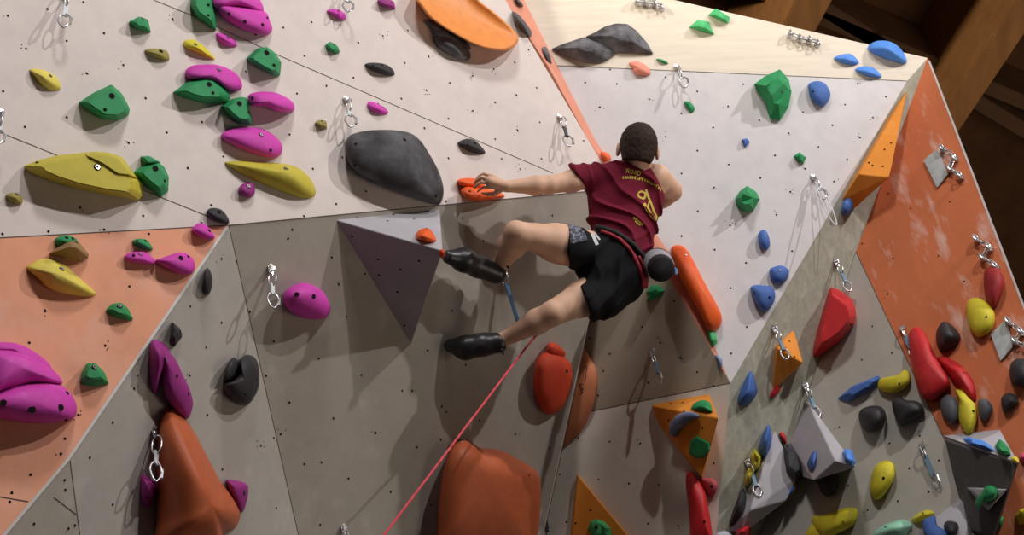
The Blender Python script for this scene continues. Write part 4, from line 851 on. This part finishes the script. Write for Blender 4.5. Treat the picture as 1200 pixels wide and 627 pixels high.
fs.halfspace(P(742, 193, 8.36), np.array([.12, -1, .25]))
fs.halfspace(P(769, 215, 8.42), np.array([.90, -.46, .10]))
shirt = field_object('shirt', fs, mShirt, person, PORG, 2)
# shorts
fp = Field(P(648, 250, 7.85) - .02, P(775, 395, 8.5) + .03, .0055)
pelvis(fp, .018); fp.cap(P(716, 285, 8.25), P(722, 300, 8.24), .125, .14, .05); fp.cap(P(738, 296, 8.27), P(742, 312, 8.25), .085, .09, .05)
fp.cap(hipL, P(662, 289.5, 8.08), .112, .116, .04); fp.cap(hipR, P(684, 356, 8.06), .115, .112, .04); fp.cap(P(730, 335, 8.16), P(712, 352, 8.1), .1, .095, .04)
x, y, z = fp.grid()
fp.F += (-fold(.9, .45, .2, 30, .2, .010) + .005 * np.sin(x * 30 + y * 22) * np.sin(y * 25 + z * 20) + .003).astype(np.float32)
fp.halfspace(P(661, 290, 8.05), np.array([-.97, -.14, -.22]))
fp.halfspace(P(687, 357, 8.03), np.array([-.93, .36, -.1]))
fp.halfspace(P(722, 274, 8.13), -HEMN)
shorts = field_object('shorts', fp, mShort, person, PORG, 2)
# patterned turn-up on the raised leg and light patch on the pocket
fc = Field(P(655, 255, 7.85) - .02, P(700, 330, 8.35) + .02, .005)
fc.cap(hipL, P(662, 289.5, 8.08), .118, .122, .04)
fc.halfspace(P(662, 290, 8.05), np.array([-.97, -.14, -.22])); fc.halfspace(P(690, 290, 8.05), np.array([.97, -.25, .22])); fc.halfspace(P(680, 284, 8.05), np.array([.25, 1.0, .0]))
cuff = field_object('cuff', fc, mCuff, person, PORG, 1)
# shoes
def shoe(ft, an, side_up, strap):
    a_ = np.array(ft); f = Field(a_.min(0) - .11, a_.max(0) + .11, .0045)
    f.cap(ft[0], ft[1], .055, .058, .025); f.cap(ft[1], ft[2], .058, .062, .025); f.cap(ft[2], ft[3], .061, .036, .025); f.cap(ft[0], lim(ft[0], an, .55), .046, .044, .015)
    d = (an - ft[0]) / np.linalg.norm(an - ft[0]); f.halfspace(lim(ft[0], an, .7), d)
    o = field_object('climbing_shoe', f, mShoe, person, PORG, 2)
    f2 = Field(np.array(strap) - .04, np.array(strap) + .04, .004); f2.cap(np.array(strap) - np.array([.0, .012, 0]), np.array(strap) + np.array([.008, .010, 0]), .010, .006, .004)
    field_object('pull_tab', f2, mShoe, o, PORG, 1); return o
shoeL = shoe(footL, ankL, 1, P(594, 312, 8.06)); shoeR = shoe(footR, ankR, 1, P(588, 413, 8.0))
# yellow print on the back of the shirt, laid onto the cloth
bms = bmesh.new(); bms.from_mesh(shirt.data); bvs = BVHTree.FromBMesh(bms)
camw = W((0, 0, 0)) - PORG
def decal(name, polys, m, parent):
    verts = []; faces = []
    for poly in polys:
        k = len(verts); ok = True; tmp = []
        for (x_, y_) in poly:
            h = bvs.ray_cast(camw, WV(ray(x_, y_)).normalized())
            if h[0] is None: ok = False; break
            tmp.append(h[0] - WV(ray(x_, y_)).normalized() * .003)
        if ok: verts += tmp; faces.append(list(range(k, k + len(tmp))))
    if verts: return link(name, mesh_from(name, verts, faces, [m]), parent=parent)
def stroke(pts, w_):
    out = []
    for (x0, y0), (x1, y1) in zip(pts, pts[1:]):
        L_ = math.hypot(x1 - x0, y1 - y0); m = max(1, int(L_ / 1.2)); nx, ny = -(y1 - y0) / L_ * w_ / 2, (x1 - x0) / L_ * w_ / 2
        for i in range(m):
            ax0, ay0 = x0 + (x1 - x0) * i / m, y0 + (y1 - y0) * i / m; bx, by = x0 + (x1 - x0) * (i + 1) / m, y0 + (y1 - y0) * (i + 1) / m
            out.append([(ax0 - nx, ay0 - ny), (ax0 + nx, ay0 + ny), (bx + nx, by + ny), (bx - nx, by - ny)])
    return out
GL = {'R': [[(0,1),(0,0),(.7,0),(.8,.25),(.6,.5),(0,.5)],[(.35,.5),(.85,1)]], 'O': [[(.1,.2),(.4,0),(.8,.2),(.8,.8),(.4,1),(.1,.8),(.1,.2)]], 'A': [[(0,1),(.4,0),(.8,1)],[(.2,.6),(.65,.6)]], 'D': [[(0,0),(0,1),(.5,1),(.8,.6),(.7,.2),(.4,0),(0,0)]],
      'T': [[(0,0),(.8,0)],[(.4,0),(.4,1)]], 'E': [[(.8,0),(0,0),(0,1),(.8,1)],[(0,.5),(.6,.5)]], 'M': [[(0,1),(.1,0),(.4,.6),(.7,0),(.8,1)]], 'S': [[(.8,.1),(.3,0),(.05,.25),(.75,.7),(.5,1),(0,.9)]]}
def word(txt, x0, y0, ang, h, wd, adv, w_):
    st = []; c_, s_ = math.cos(math.radians(ang)), math.sin(math.radians(ang))
    for i, ch in enumerate(txt):
        for gp in GL[ch]:
            st += stroke([(x0 + (u_ * wd + i * adv) * c_ - (v_ * h) * s_, y0 + (u_ * wd + i * adv) * s_ + (v_ * h) * c_) for u_, v_ in gp], w_)
    return st
pr = word('ROAD', 735, 197.5, 12, 5, 3.8, 4.4, 1.0)
rg = random.Random(5)
for t_ in range(17):   # the second, unreadable line that bends over the shoulder
    u_ = t_ / 16; bx_ = 730 + 45 * u_; by_ = 206.5 - 5 * u_ + 19 * u_ * u_
    pr += stroke([(bx_, by_), (bx_ + rg.uniform(-1, 1), by_ + 3.4)], 1.0) + stroke([(bx_, by_ + rg.uniform(0, 3)), (bx_ + 2.0, by_ + rg.uniform(0, 3.5))], .9)
pr2 = stroke([(748,226),(752,224),(757,227),(755,233),(749,231),(747,227)], 2.2) + stroke([(757,222),(759,229),(763,238),(766,247),(771,257)], 2.4) + stroke([(755,238),(758,245),(764,253),(771,260)], 3.0) + stroke([(761,236),(759,243),(763,250)], 2.0)
pr2 += stroke([(742,255),(748,259),(753,264)], 2.6) + stroke([(744,259),(750,264)], 1.4) + stroke([(770,262),(774,268)], 1.4) + stroke([(771,275),(773,270)], 1.6)
decal('shirt_emblem', pr2, mYel, shirt); decal('shirt_lettering', pr, mYel, shirt)
bms.free(); bms = bmesh.new(); bms.from_mesh(shirt.data); bms.from_mesh(shorts.data); bvs = BVHTree.FromBMesh(bms)
def ribbon(name, pts, wpx, m, parent, th=.006):
    pp = []
    for (x0, y0), (x1, y1) in zip(pts, pts[1:]):
        for t in range(5): pp.append((x0 + (x1 - x0) * t / 5, y0 + (y1 - y0) * t / 5))
    pp.append(pts[-1]); L3 = []
    for i in range(len(pp)):
        a_ = pp[max(0, i - 1)]; b_ = pp[min(len(pp) - 1, i + 1)]; l_ = math.hypot(b_[0] - a_[0], b_[1] - a_[1]); nx, ny = -(b_[1] - a_[1]) / l_ * wpx / 2, (b_[0] - a_[0]) / l_ * wpx / 2
        row = []
        for s_ in (-1, 0, 1):
            h = bvs.ray_cast(camw, WV(ray(pp[i][0] + nx * s_, pp[i][1] + ny * s_)).normalized()); row.append(None if h[0] is None else (h[0] - camw).length)
        L3.append((pp[i], nx, ny, row))
    ds = [min(q for q in r_[3] if q is not None) if any(q is not None for q in r_[3]) else None for r_ in L3]
    good = [q for q in ds if q is not None]; ds = [q if q is not None else good[-1] for q in ds]
    for _ in range(2): ds = [min(ds[max(0, i - 1)], ds[i], ds[min(len(ds) - 1, i + 1)]) * .5 + (ds[max(0, i - 1)] + ds[i] + ds[min(len(ds) - 1, i + 1)]) / 6 for i in range(len(ds))]
    verts = []; faces = []
    for (q, nx, ny, r_), dd in zip(L3, ds):
        for s_, k_ in ((-1, .004), (0, -.004), (1, .004)): verts.append(camw + WV(ray(q[0] + nx * s_, q[1] + ny * s_)).normalized() * (dd - .004 + k_))
    for i in range(len(L3) - 1):
        for c_ in (0, 1): faces.append([i * 3 + c_, i * 3 + c_ + 1, i * 3 + 4 + c_, i * 3 + 3 + c_])
    o_ = link(name, mesh_from(name, verts, faces, [m], smooth=True), parent=parent)
    md = o_.modifiers.new('s', 'SOLIDIFY'); md.thickness = th; md.offset = 0; return o_
belt = ribbon('harness_belt', [(697,266),(708,268),(720,272),(732,279),(742,287),(750,296),(756,306),(759,318)], 6.5, mBelt, person)
ribbon('harness_trim', [(704,271),(716,275),(727,281),(736,290),(743,300),(749,313),(753,327),(754,338)], 4.2, mRedW, person)
ribbon('leg_loop', [(748,300),(754,312),(758,325),(757,338)], 3.2, mRedW, person)
bms = bmesh.new(); bms.from_mesh(shorts.data); bvs = BVHTree.FromBMesh(bms)
decal('pocket_print', stroke([(694,273),(697,280),(700,287)], 4) + stroke([(698,274),(703,281)], 2), mat('light_print', (196, 198, 202), rough=.7, bump=0), shorts)
# the small black mark on the pale orange shield hold
bms.free(); bms = bmesh.new(); bms.from_mesh(CSH.data); bvs = BVHTree.FromBMesh(bms); camw = W((0, 0, 0)) - CSH.location
decal('mark', stroke([(683,451),(680,450),(679,453),(681,455),(684,455)], .9) + stroke([(684,457),(681,456),(681,458.5),(683,459.5),(681,462),(679,461)], .9) + stroke([(685,446),(687,441),(686,437),(688,433),(687,429)], .6), mDk, CSH)
# chalk bag
cb = bpy.data.objects.new('chalk_bag', None); C.objects.link(cb); cbp = W(P(773, 312, 8.06)); cb.location = cbp
tag(cb, 'grey chalk bag with black base hanging from the climber\'s harness', 'chalk bag')
def lathe(name, prof, m, parent, tilt=None, seg=24, wob=0.0):
    verts = []; faces = []
    for i, (r, z) in enumerate(prof):
        for k in range(seg):
            a_ = 2 * math.pi * k / seg; q = Vector((r * math.cos(a_) * (1 + wob * math.sin(3 * a_ + i)), r * math.sin(a_) * (1 + wob * math.cos(2 * a_ + i)), z))
            if tilt: q = tilt @ q
            verts.append(q)
    for i in range(len(prof) - 1):
        for k in range(seg): faces.append([i * seg + k, i * seg + (k + 1) % seg, (i + 1) * seg + (k + 1) % seg, (i + 1) * seg + k])
    faces.append([k for k in range(seg)][::-1])
    return link(name, mesh_from(name, verts, faces, [m], smooth=True), parent=parent)
tl = Matrix.Rotation(math.radians(-32), 3, 'X')
mBag = mat('grey_bag_cloth', (150, 148, 156), rough=.85, var=.12, chalk=.6, chalk_col=(205, 204, 212), cs=14, bump=.2, bscale=120)
lathe('base', [(.0, -.078), (.060, -.078), (.070, -.068), (.071, -.03)], mBelt, cb, tl)
lathe('sleeve', [(.071, -.03), (.076, -.01), (.074, .03), (.078, .06), (.074, .085), (.077, .10), (.073, .105), (.066, .10), (.062, .06), (.0, .03)], mBag, cb, tl, wob=.025)
v, fcs = tube(ring_pts(tl @ Vector((0, 0, .1)), tl @ Vector((1, 0, 0)), tl @ Vector((0, 1, 0)), .074, .074, 24), .005, 8, True); link('rim', mesh_from('rim', v, fcs, [mBelt], smooth=True), parent=cb)
v, fcs = tube([Vector((-.03, .0, .10)), Vector((-.05, .05, .13)), Vector((-.08, .09, .15))], .005, 6); link('strap', mesh_from('strap', v, fcs, [mBelt]), parent=cb)
v, fcs = tube([Vector((.07, .01, -.02)), Vector((.078, .0, -.05)), Vector((.07, .0, -.085))], .007, 6); link('brush_loop', mesh_from('brush_loop', v, fcs, [mSlingB]), parent=cb)
# rope: from the clipped carabiner down to the belayer, and up to the harness
r1 = W(CLIP); r2 = W(P(450, 627, 6.55)); d = (r2 - r1); end = r1 + d * ((r1.z - .01) / (-d.z)); up = W(P(704, 318, 8.33))
org = r1.copy(); pts = []
mid = W(P(655, 362, 8.22))
for i in range(13): t = i / 12; pts.append(up * (1 - t) ** 2 + mid * (2 * t * (1 - t)) + r1 * t ** 2 - org)
for i in range(1, 41): t = i / 40; pts.append(r1.lerp(end, t) - org)
v, fcs = tube(pts, .0062, 8)
mRope = mat('red_rope', (214, 74, 86), rough=.8, var=.15, vscale=60, chalk=.5, chalk_col=(235, 150, 150), cs=60, bump=.3, bscale=500)
tag(link('climbing_rope', mesh_from('climbing_rope', v, fcs, [mRope], smooth=True), loc=org), 'red rope running from the blue quickdraw down to the lower left', 'rope')
# ------------------------------------------------------------------ ceiling, floor, lights, camera
mDeck = mat('dark_roof_boards', (86, 56, 34), rough=0.8, var=0.25, vscale=3, stretch=(1, 1, 1), bump=0.05, bscale=40, spec=0.2)
mBeam = mat('glulam_beam', (150, 104, 60), rough=0.6, var=0.18, vscale=3, stretch=(3, .5, 3), rot=(0, 0, .6), bump=0.05, bscale=60, spec=0.3)
def hz(x, y, z):   # the point on horizontal plane z seen at a pixel of the photo
    r = M @ ray(x, y); return Vector(r * ((z - CAMH) / r[2]) + OFF)
def beam(pa, pb, z, width, depth, back, fore, name, label, group, right=True, m=None):
    """lower left edge of the beam runs through two points at height z"""
    A_, B_ = hz(*pa, z), hz(*pb, z); d = (B_ - A_).normalized(); s = Vector((d.y, -d.x, 0))
    if s.dot(Vector((A_.x, A_.y, 0))) < 0: s = -s
    if not right: s = -s
    A2 = A_ - d * back; B2 = B_ + d * fore; mid = (A2 + B2) / 2
    vs = []
    for q in (A2, B2):
        for ss, zz in ((0, 0), (1, 0), (1, 1), (0, 1)): vs.append(q + s * (width * ss) + Vector((0, 0, depth * zz)) - mid)
    bm = bmesh.new(); V = [bm.verts.new(v) for v in vs]
    for f in ((0, 1, 2, 3), (7, 6, 5, 4), (0, 4, 5, 1), (1, 5, 6, 2), (2, 6, 7, 3), (3, 7, 4, 0)): bm.faces.new([V[i] for i in f])
    bmesh.ops.bevel(bm, geom=list(bm.edges), offset=0.01, segments=2, affect='EDGES')
    o = link(name, bm_mesh(name, bm, [m or mBeam]), loc=mid); tag(o, label, None, group, 'structure'); return o
ZB = 11.6
mPur = mat('dark_purlin_timber', (92, 62, 38), rough=.7, var=.2, vscale=3, bump=.05, bscale=60)
beam((1192,0),(1113,120), ZB, .26, 1.0, 6, 9, 'trim_1', 'large brown timber roof beam at the upper right', 'timber roof beams')
beam((933,0),(919,27), ZB, .3, 1.0, 6, 9, 'trim_2', 'brown timber roof beam above the plywood panel', 'timber roof beams')
beam((1149,112),(1200,143), ZB + .45, .14, .5, 12, 9, 'trim_3', 'dim purlin at the right between roof beams', 'roof purlins', m=mPur)
beam((960,10),(1057,51), ZB + .45, .14, .5, 12, 9, 'trim_4', 'dim purlin above the top of the wall', 'roof purlins', m=mPur)
vs = [(-30, -25, ZB + 1.0), (30, -25, ZB + 1.0), (30, 35, ZB + 1.0), (-30, 35, ZB + 1.0)]
vs = vs + [(x, y, z + .05) for x, y, z in vs]
tag(link('ceiling', mesh_from('ceiling', vs, [[3, 2, 1, 0], [4, 5, 6, 7], [0, 1, 5, 4], [1, 2, 6, 5], [2, 3, 7, 6], [3, 0, 4, 7]], [mDeck])), 'dark brown boarded roof', None, None, 'structure')
mFl = mat('grey_floor_mats', (120, 122, 128), rough=0.8, var=0.1, bump=0.1, bscale=30)
vs = [(-30, -25, -.3), (30, -25, -.3), (30, 35, -.3), (-30, 35, -.3)]; vs = vs + [(x, y, 0) for x, y, z in vs]
tag(link('floor', mesh_from('floor', vs, [[3, 2, 1, 0], [4, 5, 6, 7], [0, 1, 5, 4], [1, 2, 6, 5], [2, 3, 7, 6], [3, 0, 4, 7]], [mFl])), 'grey padded floor', None, None, 'structure')
mBk = mat('dark_hall_wall', (46, 34, 26), rough=0.9, var=0.1, bump=0)
for nm, a_, b_ in (('wall_back', (-30, 34), (30, 34)), ('wall_far_right', (29, -25), (29, 34)), ('wall_far_left', (-29, -25), (-29, 34)), ('wall_front', (-30, -24), (30, -24))):
    q = [(a_[0], a_[1], 0), (b_[0], b_[1], 0), (b_[0], b_[1], ZB + 1), (a_[0], a_[1], ZB + 1)]
    dx, dy = (0, .2) if a_[1] == b_[1] else (.2, 0)
    q = q + [(x + dx, y + dy, z) for x, y, z in q]
    tag(link(nm, mesh_from(nm, q, [[0, 1, 2, 3], [7, 6, 5, 4], [0, 4, 5, 1], [1, 5, 6, 2], [2, 6, 7, 3], [3, 7, 4, 0]], [mBk])), 'dark hall wall', None, None, 'structure')
def lamp(loc, target, power, size, col, angle=70, blend=.6, name='hall_lamp'):
    l = bpy.data.lights.new(name, 'SPOT'); l.energy = power; l.color = col; l.shadow_soft_size = size; l.spot_size = math.radians(angle); l.spot_blend = blend
    o = bpy.data.objects.new(name, l); C.objects.link(o); o.location = loc
    o.rotation_euler = (Vector(target) - Vector(loc)).to_track_quat('-Z', 'Y').to_euler(); return o
tgt = Vector((0.5, 5.9, 7.4))
def ldir(az, el): a_ = math.radians(az); e_ = math.radians(el); return Vector((math.sin(a_) * math.cos(e_), -math.cos(a_) * math.cos(e_), math.sin(e_)))
lamp(tgt + ldir(6, 27) * 9.0, tgt, 1400, .7, (1.0, .955, .945), 80)
lamp(tgt + ldir(38, 19) * 9.0, tgt, 1200, .08, (1.0, .955, .94), 80)
lamp(tgt + ldir(66, 21) * 9.0, tgt, 1550, .08, (1.0, .955, .945), 80)
w = bpy.data.worlds.new('World'); S.world = w; w.use_nodes = True
w.node_tree.nodes['Background'].inputs[0].default_value = (1.0, .9, .78, 1); w.node_tree.nodes['Background'].inputs[1].default_value = 0.0
# soft fill areas, added out of view to lift the shade
def area(loc, target, power, sx, sy, col):
    l = bpy.data.lights.new('hall_fill', 'AREA'); l.energy = power; l.color = col; l.shape = 'RECTANGLE'; l.size = sx; l.size_y = sy
    o = bpy.data.objects.new('hall_fill', l); C.objects.link(o); o.location = loc
    o.rotation_euler = (Vector(target) - Vector(loc)).to_track_quat('-Z', 'Y').to_euler(); return o
area((1, -9, 6), (0.5, 6, 6.5), 30, 12, 6, (1, .93, .84))
area((0, 2, 12.2), (0, 2, 0), 60, 12, 8, (1, .93, .86))
lamp((-5, -2, 8.5), hz(1150, 60, 11.9), 4500, .5, (1, .88, .72), 26, .8, 'roof_beam_fill')  # added spot, unseen, brightens the side of the roof beam
area((7, 7, 3), (5, 12, 12), 330, 5, 5, (1, .86, .7))  # added fill from below to brighten the dark roof
cam = bpy.data.cameras.new('Camera'); co = bpy.data.objects.new('Camera', cam); C.objects.link(co)
X = Vector(M @ np.array([1, 0, 0])); Y = Vector(M @ np.array([0, -1, 0])); Z = Vector(M @ np.array([0, 0, -1]))
mw = Matrix((X, Y, Z)).transposed().to_4x4(); mw.translation = Vector(OFF); co.matrix_world = mw
cam.sensor_width = 36; cam.lens = 36 * F_PX / 1200; cam.clip_end = 200
S.camera = co
S.view_settings.view_transform = 'Standard'; S.view_settings.look = 'None'; S.view_settings.gamma = 1; S.view_settings.exposure = -0.3
S.view_settings.use_curve_mapping = False
